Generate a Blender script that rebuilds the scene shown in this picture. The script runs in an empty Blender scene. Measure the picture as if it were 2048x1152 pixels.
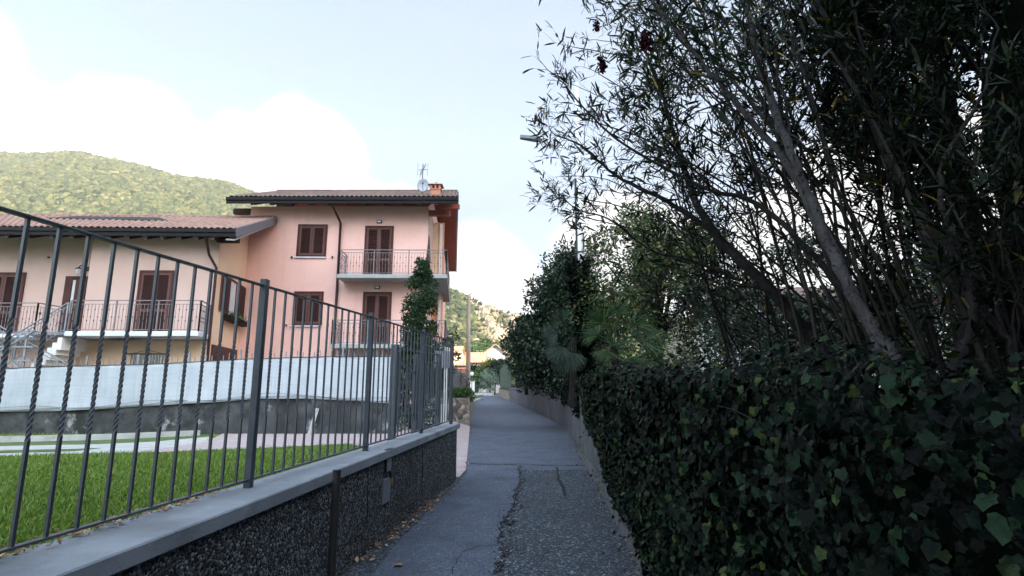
import bpy, bmesh, math, random
import numpy as np
from mathutils import Vector, Matrix
from math import radians, sin, cos, tan, atan, atan2, pi, sqrt
rnd = random.Random(7)
RG = np.random.default_rng(11)
sc = bpy.context.scene
COL = sc.collection

# ------------------------------------------------------------------ camera
F = 1080.0
PITCH = atan(194 / F)
EYE = 1.6
cd = bpy.data.cameras.new('camera'); cam = bpy.data.objects.new('camera', cd); COL.objects.link(cam)
cam.location = (0, 0, EYE); cam.rotation_euler = (pi / 2 + PITCH, 0, 0)
cd.sensor_width = 36; cd.lens = 36 * F / 2048; cd.clip_end = 5000; cd.clip_start = .02
sc.camera = cam
# ------------------------------------------------------------------ exposure, sky, sun
sc.view_settings.view_transform = 'Standard'; sc.view_settings.look = 'None'
sc.view_settings.gamma = 1; sc.view_settings.exposure = 2.05
SUN_EL = radians(16); SUN_AZ = radians(135)          # azimuth clockwise from +Y
world = bpy.data.worlds.new('World'); sc.world = world; world.use_nodes = True
nt = world.node_tree; N = nt.nodes; L = nt.links; N.clear()
def nd(t, **k):
    n = N.new(t)
    for a, b in k.items(): setattr(n, a, b)
    return n
def wmath(op, a, b=None, c=None, clamp=False):
    n = nd('ShaderNodeMath', operation=op); n.use_clamp = clamp
    for i, x in enumerate((a, b, c)):
        if x is None: continue
        if isinstance(x, (int, float)): n.inputs[i].default_value = x
        else: L.new(x, n.inputs[i])
    return n.outputs[0]
tc = nd('ShaderNodeTexCoord')
sky = nd('ShaderNodeTexSky', sky_type='NISHITA'); sky.sun_disc = False
sky.sun_elevation = SUN_EL; sky.sun_rotation = SUN_AZ; sky.dust_density = 1.0; sky.air_density = 1.0
def sdir(u, v):
    x = (u - 1024) / F; y = (576 - v) / F
    return Vector((x, cos(PITCH) - y * sin(PITCH), sin(PITCH) + y * cos(PITCH))).normalized()
noise = nd('ShaderNodeTexNoise'); noise.inputs['Scale'].default_value = 7; noise.inputs['Detail'].default_value = 9; noise.inputs['Roughness'].default_value = .58
L.new(tc.outputs['Generated'], noise.inputs['Vector'])
acc = None
for (u, v, r) in ((-60, 330, 9), (90, 360, 9), (240, 340, 8.5), (400, 390, 7), (490, 320, 5), (590, 300, 5.2), (640, 320, 5), (560, 390, 7), (-300, 250, 12), (760, 480, 7), (960, 560, 7), (1250, 560, 10), (1700, 520, 12), (2300, 400, 15)):
    vm = nd('ShaderNodeVectorMath', operation='DISTANCE'); L.new(tc.outputs['Generated'], vm.inputs[0])
    vm.inputs[1].default_value = sdir(u, v)
    s = wmath('SUBTRACT', 1.0, wmath('DIVIDE', vm.outputs['Value'], radians(r)))
    acc = s if acc is None else wmath('MAXIMUM', acc, s)
nz = wmath('SUBTRACT', noise.outputs[0], .5)
cum = wmath('ADD', acc, wmath('MULTIPLY', nz, .9))
cr = nd('ShaderNodeMapRange', interpolation_type='SMOOTHSTEP'); L.new(cum, cr.inputs[0])
cr.inputs[1].default_value = -.02; cr.inputs[2].default_value = .26
# thin high veil
mp = nd('ShaderNodeMapping'); mp.inputs['Scale'].default_value = (1.0, 1.0, 2.2); L.new(tc.outputs['Generated'], mp.inputs[0])
n2 = nd('ShaderNodeTexNoise'); n2.inputs['Scale'].default_value = 2.3; n2.inputs['Detail'].default_value = 6; n2.inputs['Roughness'].default_value = .5; n2.inputs['Distortion'].default_value = .35
L.new(mp.outputs[0], n2.inputs['Vector'])
v2 = nd('ShaderNodeMapRange', interpolation_type='SMOOTHSTEP'); L.new(n2.outputs[0], v2.inputs[0])
v2.inputs[1].default_value = .38; v2.inputs[2].default_value = .72; v2.inputs[3].default_value = .6; v2.inputs[4].default_value = .95
SKYG = 1.0
VEIL = (1.40, 1.72, 2.18); CLOUD = (2.8, 2.8, 2.8)
m1 = nd('ShaderNodeMix', data_type='RGBA'); L.new(v2.outputs[0], m1.inputs[0]); L.new(sky.outputs[0], m1.inputs[6]); m1.inputs[7].default_value = (*VEIL, 1)
m2 = nd('ShaderNodeMix', data_type='RGBA'); L.new(cr.outputs[0], m2.inputs[0]); L.new(m1.outputs[2], m2.inputs[6]); m2.inputs[7].default_value = (*CLOUD, 1)
# unseen sun-side sky behind the viewer gets added gain to light the facades
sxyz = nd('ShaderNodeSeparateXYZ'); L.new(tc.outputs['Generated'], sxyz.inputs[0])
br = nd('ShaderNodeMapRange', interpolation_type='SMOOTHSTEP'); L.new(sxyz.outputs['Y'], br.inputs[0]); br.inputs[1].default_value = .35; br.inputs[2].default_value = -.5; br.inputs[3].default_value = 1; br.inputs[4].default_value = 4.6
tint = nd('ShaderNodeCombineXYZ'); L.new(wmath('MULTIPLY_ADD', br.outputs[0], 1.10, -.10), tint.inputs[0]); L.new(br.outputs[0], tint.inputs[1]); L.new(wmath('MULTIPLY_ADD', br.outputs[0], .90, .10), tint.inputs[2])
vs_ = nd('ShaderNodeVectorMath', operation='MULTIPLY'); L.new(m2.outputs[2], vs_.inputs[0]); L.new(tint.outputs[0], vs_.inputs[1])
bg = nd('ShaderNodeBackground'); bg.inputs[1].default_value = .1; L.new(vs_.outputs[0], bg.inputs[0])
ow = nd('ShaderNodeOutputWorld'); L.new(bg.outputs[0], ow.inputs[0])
sl = bpy.data.lights.new('sun', 'SUN'); sl.energy = 4.2; sl.angle = radians(.5); sl.color = (1, .86, .66)
so = bpy.data.objects.new('sun', sl); COL.objects.link(so)
SD = Vector((sin(SUN_AZ) * cos(SUN_EL), cos(SUN_AZ) * cos(SUN_EL), sin(SUN_EL)))
so.rotation_euler = SD.to_track_quat('Z', 'Y').to_euler(); so.location = (20, -20, 30)

# ------------------------------------------------------------------ measuring helpers (used to place things at real depths)
def ray(u, v):
    x = (u - 1024) / F; y = (576 - v) / F
    return Vector((x, cos(PITCH) - y * sin(PITCH), sin(PITCH) + y * cos(PITCH)))
def at(u, v, Y):
    d = ray(u, v); t = Y / d.y
    return Vector((d.x * t, Y, EYE + d.z * t))
def atz(u, v, z):
    d = ray(u, v); t = (z - EYE) / d.z
    return Vector((d.x * t, d.y * t, z))
class Plane:
    """vertical plane with origin o, horizontal direction r; n is the outward normal (to the right-hand back of r)"""
    def __init__(s, p, q):
        s.o = Vector((p[0], p[1], 0)); s.r = Vector((q[0] - p[0], q[1] - p[1], 0)).normalized()
        s.n = Vector((s.r.y, -s.r.x, 0)); s.len = (Vector((q[0], q[1], 0)) - s.o).length
    def hit(s, u, v, d=0):
        dr = ray(u, v); o = s.o + s.n * d
        t = (o - Vector((0, 0, EYE))).dot(s.n) / dr.dot(s.n)
        p = Vector((0, 0, EYE)) + dr * t
        return (p - o).dot(s.r), p.z
    def P(s, a, z, d=0): return s.o + s.r * a + s.n * d + Vector((0, 0, z))

# ------------------------------------------------------------------ object helpers
def origin(o):
    v = Vector((0, 0, 0))
    while o is not None: v += o.location; o = o.parent
    return v
def props(o, label=None, cat=None, group=None, kind=None):
    if label: o['label'] = label
    if cat: o['category'] = cat
    if group: o['group'] = group
    if kind: o['kind'] = kind
    return o
def thing(name, loc, label, cat, group=None):
    o = bpy.data.objects.new(name, None); COL.objects.link(o); o.location = loc
    o.empty_display_size = .2
    return props(o, label, cat, group)
def link(name, me, mat, parent=None, smooth=False):
    o = bpy.data.objects.new(name, me); COL.objects.link(o)
    if mat is not None and not me.materials:
        for m_ in (mat if isinstance(mat, (list, tuple)) else [mat]): me.materials.append(m_)
    if parent is not None: o.parent = parent
    if smooth: me.polygons.foreach_set('use_smooth', [True] * len(me.polygons))
    return o
class MB:
    def __init__(s): s.v = []; s.f = []; s.m = []
    def add(s, vs, fs, mi=0):
        k = len(s.v); s.v.extend([tuple(v) for v in vs]); s.f.extend([tuple(i + k for i in f) for f in fs]); s.m.extend([mi] * len(fs)); return s
    def hexa(s, p, mi=0):   # 8 corners: bottom ring 0-3, top ring 4-7
        return s.add(p, [(0, 3, 2, 1), (4, 5, 6, 7), (0, 1, 5, 4), (1, 2, 6, 5), (2, 3, 7, 6), (3, 0, 4, 7)], mi)
    def box(s, x0, x1, y0, y1, z0, z1, mi=0):
        return s.hexa([(x0, y0, z0), (x1, y0, z0), (x1, y1, z0), (x0, y1, z0), (x0, y0, z1), (x1, y0, z1), (x1, y1, z1), (x0, y1, z1)], mi)
    def pbox(s, pl, a0, a1, z0, z1, d0, d1, mi=0):
        P = pl.P
        return s.hexa([P(a0, z0, d1), P(a1, z0, d1), P(a1, z0, d0), P(a0, z0, d0), P(a0, z1, d1), P(a1, z1, d1), P(a1, z1, d0), P(a0, z1, d0)], mi)
    def bar(s, a, b, w, h=None, mi=0, up=Vector((0, 0, 1))):
        a = Vector(a); b = Vector(b); h = h or w; d = (b - a).normalized()
        if abs(d.dot(up)) > .98: up = Vector((0, 1, 0))
        x = d.cross(up).normalized(); y = x.cross(d)
        x = x * w / 2; y = y * h / 2
        return s.hexa([a - x - y, a + x - y, a + x + y, a - x + y, b - x - y, b + x - y, b + x + y, b - x + y], mi)
    def tube(s, pts, rad, n=6, mi=0, cap=True):
        pts = [Vector(p) for p in pts]
        if isinstance(rad, (int, float)): rad = [rad] * len(pts)
        k = len(s.v); t = (pts[1] - pts[0]).normalized()
        x = t.orthogonal().normalized()
        for i, p in enumerate(pts):
            if 0 < i < len(pts) - 1: t = (pts[i + 1] - pts[i - 1]).normalized()
            elif i: t = (pts[i] - pts[i - 1]).normalized()
            x = (x - t * x.dot(t)).normalized(); y = t.cross(x)
            for j in range(n):
                a = 2 * pi * j / n; s.v.append(tuple(p + (x * cos(a) + y * sin(a)) * rad[i]))
        for i in range(len(pts) - 1):
            for j in range(n):
                a = k + i * n + j; b = k + i * n + (j + 1) % n
                s.f.append((a, b, b + n, a + n)); s.m.append(mi)
        if cap:
            s.f.append(tuple(k + j for j in reversed(range(n)))); s.f.append(tuple(k + (len(pts) - 1) * n + j for j in range(n))); s.m += [mi, mi]
        return s
    def prism(s, poly, z0, z1, mi=0):
        n = len(poly); zs0 = z0 if callable(z0) else (lambda x, y: z0); zs1 = z1 if callable(z1) else (lambda x, y: z1)
        vs = [(x, y, zs0(x, y)) for x, y in poly] + [(x, y, zs1(x, y)) for x, y in poly]
        return s.add(vs, [tuple(reversed(range(n))), tuple(range(n, 2 * n))] + [(i, (i + 1) % n, n + (i + 1) % n, n + i) for i in range(n)], mi)
    def grid(s, fn, nu, nv, mi=0):
        k = len(s.v)
        for i in range(nu + 1):
            for j in range(nv + 1): s.v.append(tuple(fn(i / nu, j / nv)))
        for i in range(nu):
            for j in range(nv):
                a = k + i * (nv + 1) + j; s.f.append((a, a + nv + 1, a + nv + 2, a + 1)); s.m.append(mi)
        return s
    def sphere(s, c, r, nu=10, nv=6, sz=(1, 1, 1), mi=0):
        c = Vector(c)
        def fn(a, b):
            th = 2 * pi * a; ph = pi * b
            return (c.x + r * sz[0] * sin(ph) * cos(th), c.y + r * sz[1] * sin(ph) * sin(th), c.z - r * sz[2] * cos(ph))
        return s.grid(fn, nu, nv, mi)
    def build(s, name, mat, parent=None, smooth=False, bevel=0):
        off = origin(parent)
        me = bpy.data.meshes.new(name)
        me.from_pydata([(v[0] - off.x, v[1] - off.y, v[2] - off.z) for v in s.v], [], s.f)
        o = link(name, me, mat, parent, smooth)
        if any(s.m): me.polygons.foreach_set('material_index', s.m)
        if bevel:
            b = o.modifiers.new('bevel', 'BEVEL'); b.width = bevel; b.segments = 1; b.limit_method = 'ANGLE'; b.angle_limit = radians(40)
        return o

# leaf templates: x across, y along the leaf, z normal
def T_lance(w=.075, bend=-.12):
    v = [(0, 0, 0)]
    for y, ww in ((.2, .7), (.5, 1), (.8, .65)): v += [(-w * ww, y, .02 + bend * y * y), (0, y, bend * y * y - .01), (w * ww, y, .02 + bend * y * y)]
    v.append((0, 1, bend))
    f = [(0, 2, 1), (0, 3, 2), (1, 2, 5, 4), (2, 3, 6, 5), (4, 5, 8, 7), (5, 6, 9, 8), (7, 8, 10), (8, 9, 10)]
    return np.array(v), f
def T_ovate(w=.27, bend=-.1):
    v = [(0, 0, 0), (-w * .9, .3, .05), (w * .9, .3, .05), (0, .4, -.02), (-w * .8, .65, .02), (w * .8, .65, .02), (0, 1, bend)]
    return np.array(v), [(0, 3, 1), (0, 2, 3), (1, 3, 4), (3, 2, 5), (3, 6, 4), (3, 5, 6)]
def T_quad(w=.3):
    return np.array([(-w, 0, .03), (0, 0, -.03), (w, .1, .04), (-w, .9, 0), (0, 1, -.05), (w, .8, .03)]), [(0, 1, 4, 3), (1, 2, 5, 4)]
def T_ivy():
    out = [(0, 0), (-.3, -.13), (-.47, .04), (-.43, .24), (-.56, .46), (-.36, .58), (-.2, .76), (0, .98), (.18, .78), (.38, .6), (.55, .44), (.44, .24), (.5, .02), (.26, -.12)]
    v = [(0, .3, .0)] + [(x, y, .10 * abs(x) - .14 * max(0, y - .4) - (.05 if abs(x) > .5 else 0)) for x, y in out]
    n = len(out)
    return np.array(v), [(0, 1 + (i + 1) % n, 1 + i) for i in range(n)]
def leaf_mesh(name, T, pos, axis, nrm, size, mat, parent=None, kind=None):
    tv, tf = T; n = len(pos); k = len(tv)
    pos = np.asarray(pos, float); a = np.asarray(axis, float); a /= np.linalg.norm(a, axis=1)[:, None] + 1e-9
    nn = np.asarray(nrm, float); x = np.cross(a, nn); x /= np.linalg.norm(x, axis=1)[:, None] + 1e-9; z = np.cross(x, a)
    s = np.asarray(size, float).reshape(-1, 1, 1) * np.ones((n, 1, 1))
    V = pos[:, None, :] + s * (tv[None, :, 0:1] * x[:, None, :] + tv[None, :, 1:2] * a[:, None, :] + tv[None, :, 2:3] * z[:, None, :])
    off = origin(parent); V = V.reshape(-1, 3) - np.array(off)
    lt = np.array([len(f) for f in tf]); li = np.concatenate([np.array(f) for f in tf])
    LI = (li[None, :] + (np.arange(n) * k)[:, None]).reshape(-1)
    LT = np.tile(lt, n); LS = np.concatenate([[0], np.cumsum(LT)[:-1]])
    me = bpy.data.meshes.new(name)
    me.vertices.add(len(V)); me.vertices.foreach_set('co', V.astype(np.float32).ravel())
    me.loops.add(len(LI)); me.loops.foreach_set('vertex_index', LI.astype(np.int32))
    me.polygons.add(len(LT)); me.polygons.foreach_set('loop_start', LS.astype(np.int32)); me.polygons.foreach_set('loop_total', LT.astype(np.int32))
    me.update(calc_edges=True)
    o = link(name, me, mat, parent)
    if kind: o['kind'] = kind
    return o
def rdir(n, up=0.0):
    d = RG.normal(size=(n, 3)); d /= np.linalg.norm(d, axis=1)[:, None]; d[:, 2] += up
    return d / np.linalg.norm(d, axis=1)[:, None]

# ------------------------------------------------------------------ materials
def mat(name, c1, c2=None, scale=5, detail=6, rough=.8, bump=0, bscale=None, c3=None, spec=.5, metal=0, island=None, trans=0, lo=.35, hi=.65, vec='Object', stretch=None, extra=None):
    m = bpy.data.materials.new(name); m.use_nodes = True
    t = m.node_tree; n = t.nodes; l = t.links; b = n['Principled BSDF']
    b.inputs['Base Color'].default_value = (*c1, 1); b.inputs['Roughness'].default_value = rough
    b.inputs['Specular IOR Level'].default_value = spec; b.inputs['Metallic'].default_value = metal
    tcn = n.new('ShaderNodeTexCoord'); vout = tcn.outputs[vec]
    if stretch:
        mp = n.new('ShaderNodeMapping'); mp.inputs['Scale'].default_value = stretch; l.new(vout, mp.inputs[0]); vout = mp.outputs[0]
    col = None
    if c2:
        nz = n.new('ShaderNodeTexNoise'); nz.inputs['Scale'].default_value = scale; nz.inputs['Detail'].default_value = detail; nz.inputs['Roughness'].default_value = .6
        l.new(vout, nz.inputs['Vector'])
        r = n.new('ShaderNodeValToRGB'); e = r.color_ramp.elements
        e[0].position = lo; e[0].color = (*c1, 1); e[1].position = hi; e[1].color = (*c2, 1)
        if c3: x = e.new((lo + hi) / 2); x.color = (*c3, 1)
        l.new(nz.outputs[0], r.inputs[0]); col = r.outputs[0]
    if island:
        g = n.new('ShaderNodeNewGeometry'); r = n.new('ShaderNodeValToRGB'); e = r.color_ramp.elements
        for i, (p, c) in enumerate(island):
            x = e[i] if i < 2 else e.new(p)
            x.position = p; x.color = (*c, 1)
        l.new(g.outputs['Random Per Island'], r.inputs[0]); col = r.outputs[0]
    if extra: col = extra(n, l, vout, col) or col
    if col is not None: l.new(col, b.inputs['Base Color'])
    if bump:
        nb = n.new('ShaderNodeTexNoise'); nb.inputs['Scale'].default_value = bscale or scale * 4; nb.inputs['Detail'].default_value = 5
        l.new(vout, nb.inputs['Vector']); bp = n.new('ShaderNodeBump'); bp.inputs['Strength'].default_value = bump; bp.inputs['Distance'].default_value = .02
        l.new(nb.outputs[0], bp.inputs['Height']); l.new(bp.outputs[0], b.inputs['Normal'])
    if trans:
        tr = n.new('ShaderNodeBsdfTranslucent'); mx = n.new('ShaderNodeMixShader'); mx.inputs[0].default_value = trans
        if col is not None: l.new(col, tr.inputs[0])
        else: tr.inputs[0].default_value = (*c1, 1)
        l.new(b.outputs[0], mx.inputs[1]); l.new(tr.outputs[0], mx.inputs[2]); l.new(mx.outputs[0], n['Material Output'].inputs[0])
    return m
def overlay(c, scale, lo, hi, detail=8, stretch=None, strength=1.0):
    """a second noise laid over the colour: stains, patches, speckle"""
    def fn(n, l, vout, col):
        if stretch:
            mp = n.new('ShaderNodeMapping'); mp.inputs['Scale'].default_value = stretch; l.new(vout, mp.inputs[0]); vv = mp.outputs[0]
        else: vv = vout
        nz = n.new('ShaderNodeTexNoise'); nz.inputs['Scale'].default_value = scale; nz.inputs['Detail'].default_value = detail; nz.inputs['Roughness'].default_value = .65
        l.new(vv, nz.inputs['Vector'])
        mr = n.new('ShaderNodeMapRange'); mr.inputs[1].default_value = lo; mr.inputs[2].default_value = hi; mr.inputs[4].default_value = strength
        l.new(nz.outputs[0], mr.inputs[0])
        mx = n.new('ShaderNodeMix'); mx.data_type = 'RGBA'; l.new(mr.outputs[0], mx.inputs[0]); l.new(col, mx.inputs[6]); mx.inputs[7].default_value = (*c, 1)
        return mx.outputs[2]
    return fn
def speckle(c_list, scale, base_mix=1.0):
    """pebbles: random colour per voronoi cell with dark joints"""
    def fn(n, l, vout, col):
        vo = n.new('ShaderNodeTexVoronoi'); vo.inputs['Scale'].default_value = scale; l.new(vout, vo.inputs['Vector'])
        sx = n.new('ShaderNodeSeparateColor'); l.new(vo.outputs['Color'], sx.inputs[0])
        r = n.new('ShaderNodeValToRGB'); e = r.color_ramp.elements
        for i, (p, c) in enumerate(c_list):
            x = e[i] if i < 2 else e.new(p)
            x.position = p; x.color = (*c, 1)
        l.new(sx.outputs[0], r.inputs[0])
        if col is None: return r.outputs[0]
        mx = n.new('ShaderNodeMix'); mx.data_type = 'RGBA'; mx.inputs[0].default_value = base_mix
        l.new(col, mx.inputs[6]); l.new(r.outputs[0], mx.inputs[7]); return mx.outputs[2]
    return fn
def chain(*fs):
    def fn(n, l, v, c):
        for f in fs: c = f(n, l, v, c) or c
        return c
    return fn
def add_voronoi_bump(m, scale, strength, dist=.01):
    t = m.node_tree; n = t.nodes; l = t.links; b = n['Principled BSDF']
    vo = n.new('ShaderNodeTexVoronoi'); vo.inputs['Scale'].default_value = scale
    tcn = n.new('ShaderNodeTexCoord'); l.new(tcn.outputs['Object'], vo.inputs['Vector'])
    bp = n.new('ShaderNodeBump'); bp.inputs['Strength'].default_value = strength; bp.inputs['Distance'].default_value = dist; bp.invert = True
    l.new(vo.outputs['Distance'], bp.inputs['Height'])
    if b.inputs['Normal'].links: l.new(b.inputs['Normal'].links[0].from_socket, bp.inputs['Normal'])
    l.new(bp.outputs[0], b.inputs['Normal'])
def brick(c1, c2, cm, sc_=8, bw=.5, rh=.25, rot=None, ms=.02):
    def fn(n, l, vout, col):
        mp = n.new('ShaderNodeMapping'); l.new(vout, mp.inputs[0])
        if rot: mp.inputs['Rotation'].default_value = rot
        br = n.new('ShaderNodeTexBrick'); br.inputs['Scale'].default_value = sc_; br.inputs['Mortar Size'].default_value = ms
        br.inputs['Brick Width'].default_value = bw; br.inputs['Row Height'].default_value = rh
        br.inputs['Color1'].default_value = (*c1, 1); br.inputs['Color2'].default_value = (*c2, 1); br.inputs['Mortar'].default_value = (*cm, 1)
        l.new(mp.outputs[0], br.inputs['Vector']); return br.outputs[0]
    return fn

m_asph = mat('asphalt_rough', (.028, .040, .054), (.048, .063, .082), scale=1.3, rough=.9, bump=.5, bscale=60,
             extra=chain(speckle([(.0, (.008, .012, .017)), (.5, (.034, .047, .062)), (.82, (.065, .082, .10)), (.93, (.16, .19, .22)), (1, (.30, .33, .36))], 55, .8), overlay((.027, .032, .04), .8, .5, .72, strength=.7)))
add_voronoi_bump(m_asph, 55, 1.0, .012)
m_asph2 = mat('asphalt_smooth', (.048, .061, .086), (.088, .108, .145), scale=2.4, rough=.9, bump=.5, bscale=70, lo=.3, hi=.7,
              extra=chain(speckle([(.0, (.025, .033, .05)), (.5, (.07, .088, .125)), (.93, (.11, .13, .17)), (1, (.27, .30, .35))], 75, .6), overlay((.045, .058, .078), 1.6, .48, .68, strength=.8)))
m_crack = mat('crack_tar', (.012, .013, .015), rough=.95)
m_conc = mat('concrete_cap', (.17, .195, .22), (.24, .265, .29), scale=2.5, rough=.85, bump=.25, bscale=70, extra=chain(overlay((.10, .115, .125), 1.4, .5, .7, strength=.8), overlay((.30, .33, .35), 4, .58, .75, strength=.6), overlay((.05, .055, .05), 9, .64, .72, strength=.7)))
m_concwall = mat('concrete_wall', (.06, .063, .072), (.11, .114, .125), scale=1.6, rough=.9, bump=.5, bscale=30,
                 extra=chain(overlay((.04, .045, .04), 1.1, .46, .62, stretch=(1.5, 1.5, .35)), overlay((.25, .27, .29), 2.2, .62, .70, stretch=(2, 2, .3), strength=.8)))
m_block = mat('block_wall', (.06, .062, .075), (.10, .10, .115), scale=1.2, rough=.9, bump=.4, bscale=25,
              extra=chain(overlay((.05, .052, .06), .9, .48, .66, stretch=(1, 1, .5)), overlay((.2, .21, .23), 3, .63, .7, stretch=(1.5, 1.5, .25), strength=.6)))
m_pebble = mat('pebble_dash', (.04, .045, .05), rough=.85, spec=.25, bump=.4, bscale=70,
               extra=chain(speckle([(.0, (.010, .012, .014)), (.45, (.045, .05, .055)), (.75, (.11, .12, .125)), (1, (.30, .31, .31))], 62), overlay((.02, .024, .024), 1.3, .5, .7, strength=.6), overlay((.03, .045, .02), 2.4, .6, .75, strength=.5)))
add_voronoi_bump(m_pebble, 62, 1.0, .02)
m_fence = mat('fence_paint', (.026, .034, .045), (.042, .052, .067), scale=9, rough=.42, spec=.5, bump=.1, bscale=120, lo=.4, hi=.7)
m_dpipe = mat('rusty_dark_steel', (.008, .008, .009), (.018, .014, .013), scale=14, rough=.7, bump=.3, bscale=60)
m_grey = mat('grey_plate', (.13, .15, .17), (.17, .19, .21), scale=6, rough=.5)
m_black = mat('black_plastic', (.01, .01, .011), rough=.4)
m_mesh = mat('white_screen_fabric', (.42, .47, .51), (.50, .545, .58), scale=1.6, rough=.75, bump=.3, bscale=4, trans=.12, extra=chain(overlay((.30, .33, .35), 14, .5, .8, detail=2, stretch=(1, 1, .04), strength=.5), overlay((.33, .37, .40), 20, .52, .75, detail=2, stretch=(.05, 1, 1), strength=.4), overlay((.36, .36, .34), 1.1, .6, .8, strength=.5)))
m_oldwall = mat('stained_wall', (.035, .037, .04), (.085, .088, .09), scale=1.3, rough=.95, bump=.8, bscale=12,
                extra=chain(overlay((.022, .024, .022), 2.0, .42, .6), overlay((.34, .35, .34), 1.7, .6, .68, strength=.85), overlay((.05, .07, .025), 3.0, .6, .72, strength=.6)))
m_lawn = mat('lawn_soil', (.05, .085, .018), (.09, .15, .03), scale=3, rough=.95, bump=.6, bscale=60)
m_grass = mat('grass', (.1, .2, .03), rough=.6, spec=.3, trans=.3, island=[(0, (.07, .14, .016)), (.5, (.125, .225, .028)), (.85, (.20, .30, .045)), (1, (.32, .32, .10))])
m_soil = mat('soil', (.035, .028, .02), (.06, .05, .035), scale=4, rough=1, bump=.8, bscale=20)
m_yard = mat('yard_ground', (.16, .15, .14), (.22, .21, .19), scale=2, rough=.95)
m_path = mat('pale_concrete', (.34, .35, .34), (.48, .48, .46), scale=3, rough=.9, bump=.3, bscale=40, extra=overlay((.12, .14, .08), 2.5, .55, .7, strength=.7))
m_paver = mat('brick_pavers', (.3, .2, .18), rough=.85, bump=.3, bscale=50,
              extra=chain(brick((.30, .21, .205), (.42, .31, .30), (.42, .40, .39), 5, .5, .25, ms=.03), overlay((.45, .43, .42), 2.0, .5, .72, strength=.55)))
m_stone = mat('rubble_stone', (.15, .13, .11), rough=.95, bump=.7, bscale=18,
              extra=chain(speckle([(.0, (.07, .06, .05)), (.5, (.20, .165, .13)), (1, (.36, .29, .24))], 5.5), overlay((.045, .05, .03), 3, .5, .68, strength=.8)))
add_voronoi_bump(m_stone, 5.5, 1.0, .05)
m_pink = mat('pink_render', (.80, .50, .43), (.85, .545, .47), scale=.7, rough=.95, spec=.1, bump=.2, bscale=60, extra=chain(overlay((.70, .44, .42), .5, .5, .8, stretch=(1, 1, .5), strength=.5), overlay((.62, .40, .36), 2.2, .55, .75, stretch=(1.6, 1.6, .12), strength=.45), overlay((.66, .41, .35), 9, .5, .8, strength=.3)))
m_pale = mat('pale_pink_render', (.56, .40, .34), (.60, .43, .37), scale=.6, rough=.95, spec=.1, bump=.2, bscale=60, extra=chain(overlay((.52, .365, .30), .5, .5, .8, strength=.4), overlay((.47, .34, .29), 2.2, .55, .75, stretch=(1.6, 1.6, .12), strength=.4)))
m_ochre = mat('apricot_render', (.72, .50, .33), (.76, .54, .37), scale=.8, rough=.92, bump=.12, bscale=90)
m_orange = mat('terracotta_render', (.62, .28, .17), (.66, .31, .19), scale=.8, rough=.92)
m_white = mat('white_render', (.72, .72, .70), (.78, .78, .76), scale=2, rough=.85)
m_bslab = mat('balcony_concrete', (.30, .32, .31), (.38, .39, .38), scale=3, rough=.9, extra=overlay((.18, .19, .17), 3, .55, .75, strength=.6))
m_wslab = mat('white_balcony_edge', (.60, .64, .70), (.66, .70, .75), scale=2, rough=.85)
m_brown = mat('brown_wood', (.060, .024, .021), (.085, .036, .030), scale=6, spec=.12, rough=.6, stretch=(1, 1, .2))
m_brownl = mat('brown_shutter_frame', (.105, .052, .045), (.135, .07, .058), scale=6, spec=.12, rough=.6, stretch=(1, 1, .2))
m_louver = mat('shutter_louvre', (.04, .017, .015), spec=.1, rough=.7)
m_eave = mat('eave_wood', (.045, .022, .018), (.065, .032, .026), scale=5, spec=.1, rough=.8)
m_redwood = mat('red_soffit_wood', (.30, .085, .055), (.36, .11, .07), scale=5, rough=.7, stretch=(1, 1, .2))
m_gutter = mat('dark_gutter', (.014, .012, .013), rough=.5, spec=.12)
m_greyfascia = mat('grey_bargeboard', (.14, .14, .16), rough=.5)
m_pipe = mat('brown_downpipe', (.05, .024, .024), rough=.45, spec=.2)
m_tileg = mat('weathered_roof_tiles', (.09, .055, .045), (.19, .125, .10), scale=3, rough=.85, bump=.3, bscale=30, extra=overlay((.28, .25, .23), 1.2, .56, .72, strength=.6))
m_tiler = mat('red_brown_roof_tiles', (.225, .125, .095), (.36, .225, .175), scale=3.5, rough=.85, bump=.3, bscale=30, extra=overlay((.12, .075, .06), 1.0, .5, .75, strength=.6))
m_tileo = mat('orange_roof_tiles', (.42, .21, .14), (.52, .29, .19), scale=3, rough=.85)
m_rail = mat('painted_steel_railing', (.15, .135, .14), (.20, .18, .185), scale=8, rough=.5)
m_galv = mat('galvanised_steel', (.18, .20, .22), (.27, .29, .31), scale=6, rough=.5, metal=.3)
m_dish = mat('grey_dish_paint', (.36, .40, .45), rough=.5)
m_iron = mat('black_iron', (.02, .018, .018), rough=.6)
m_brick = mat('chimney_brick', (.42, .17, .12), rough=.9, extra=brick((.42, .16, .11), (.50, .22, .15), (.5, .38, .32), 6, .5, .25))
m_glass = mat('window_glass', (.06, .07, .08), rough=.08, spec=.8)
m_curtain = mat('white_curtain', (.55, .56, .58), rough=.8)
m_bark_p = mat('pale_spotted_bark', (.034, .032, .034), (.072, .068, .068), scale=7, rough=.9, spec=.08, bump=.6, bscale=45, extra=chain(overlay((.012, .011, .012), 38, .56, .64, detail=2, strength=.9), overlay((.06, .055, .055), 3.0, .52, .7, strength=.7)))
m_bark_d = mat('dark_bark', (.009, .008, .008), (.024, .021, .02), scale=9, spec=.08, rough=.9, bump=.7, bscale=35)  # dark bark, its colour lowered further to stand for shadow
m_twig = mat('oleander_twig', (.014, .013, .013), (.028, .026, .021), scale=6, spec=.1, rough=.8)
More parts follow.
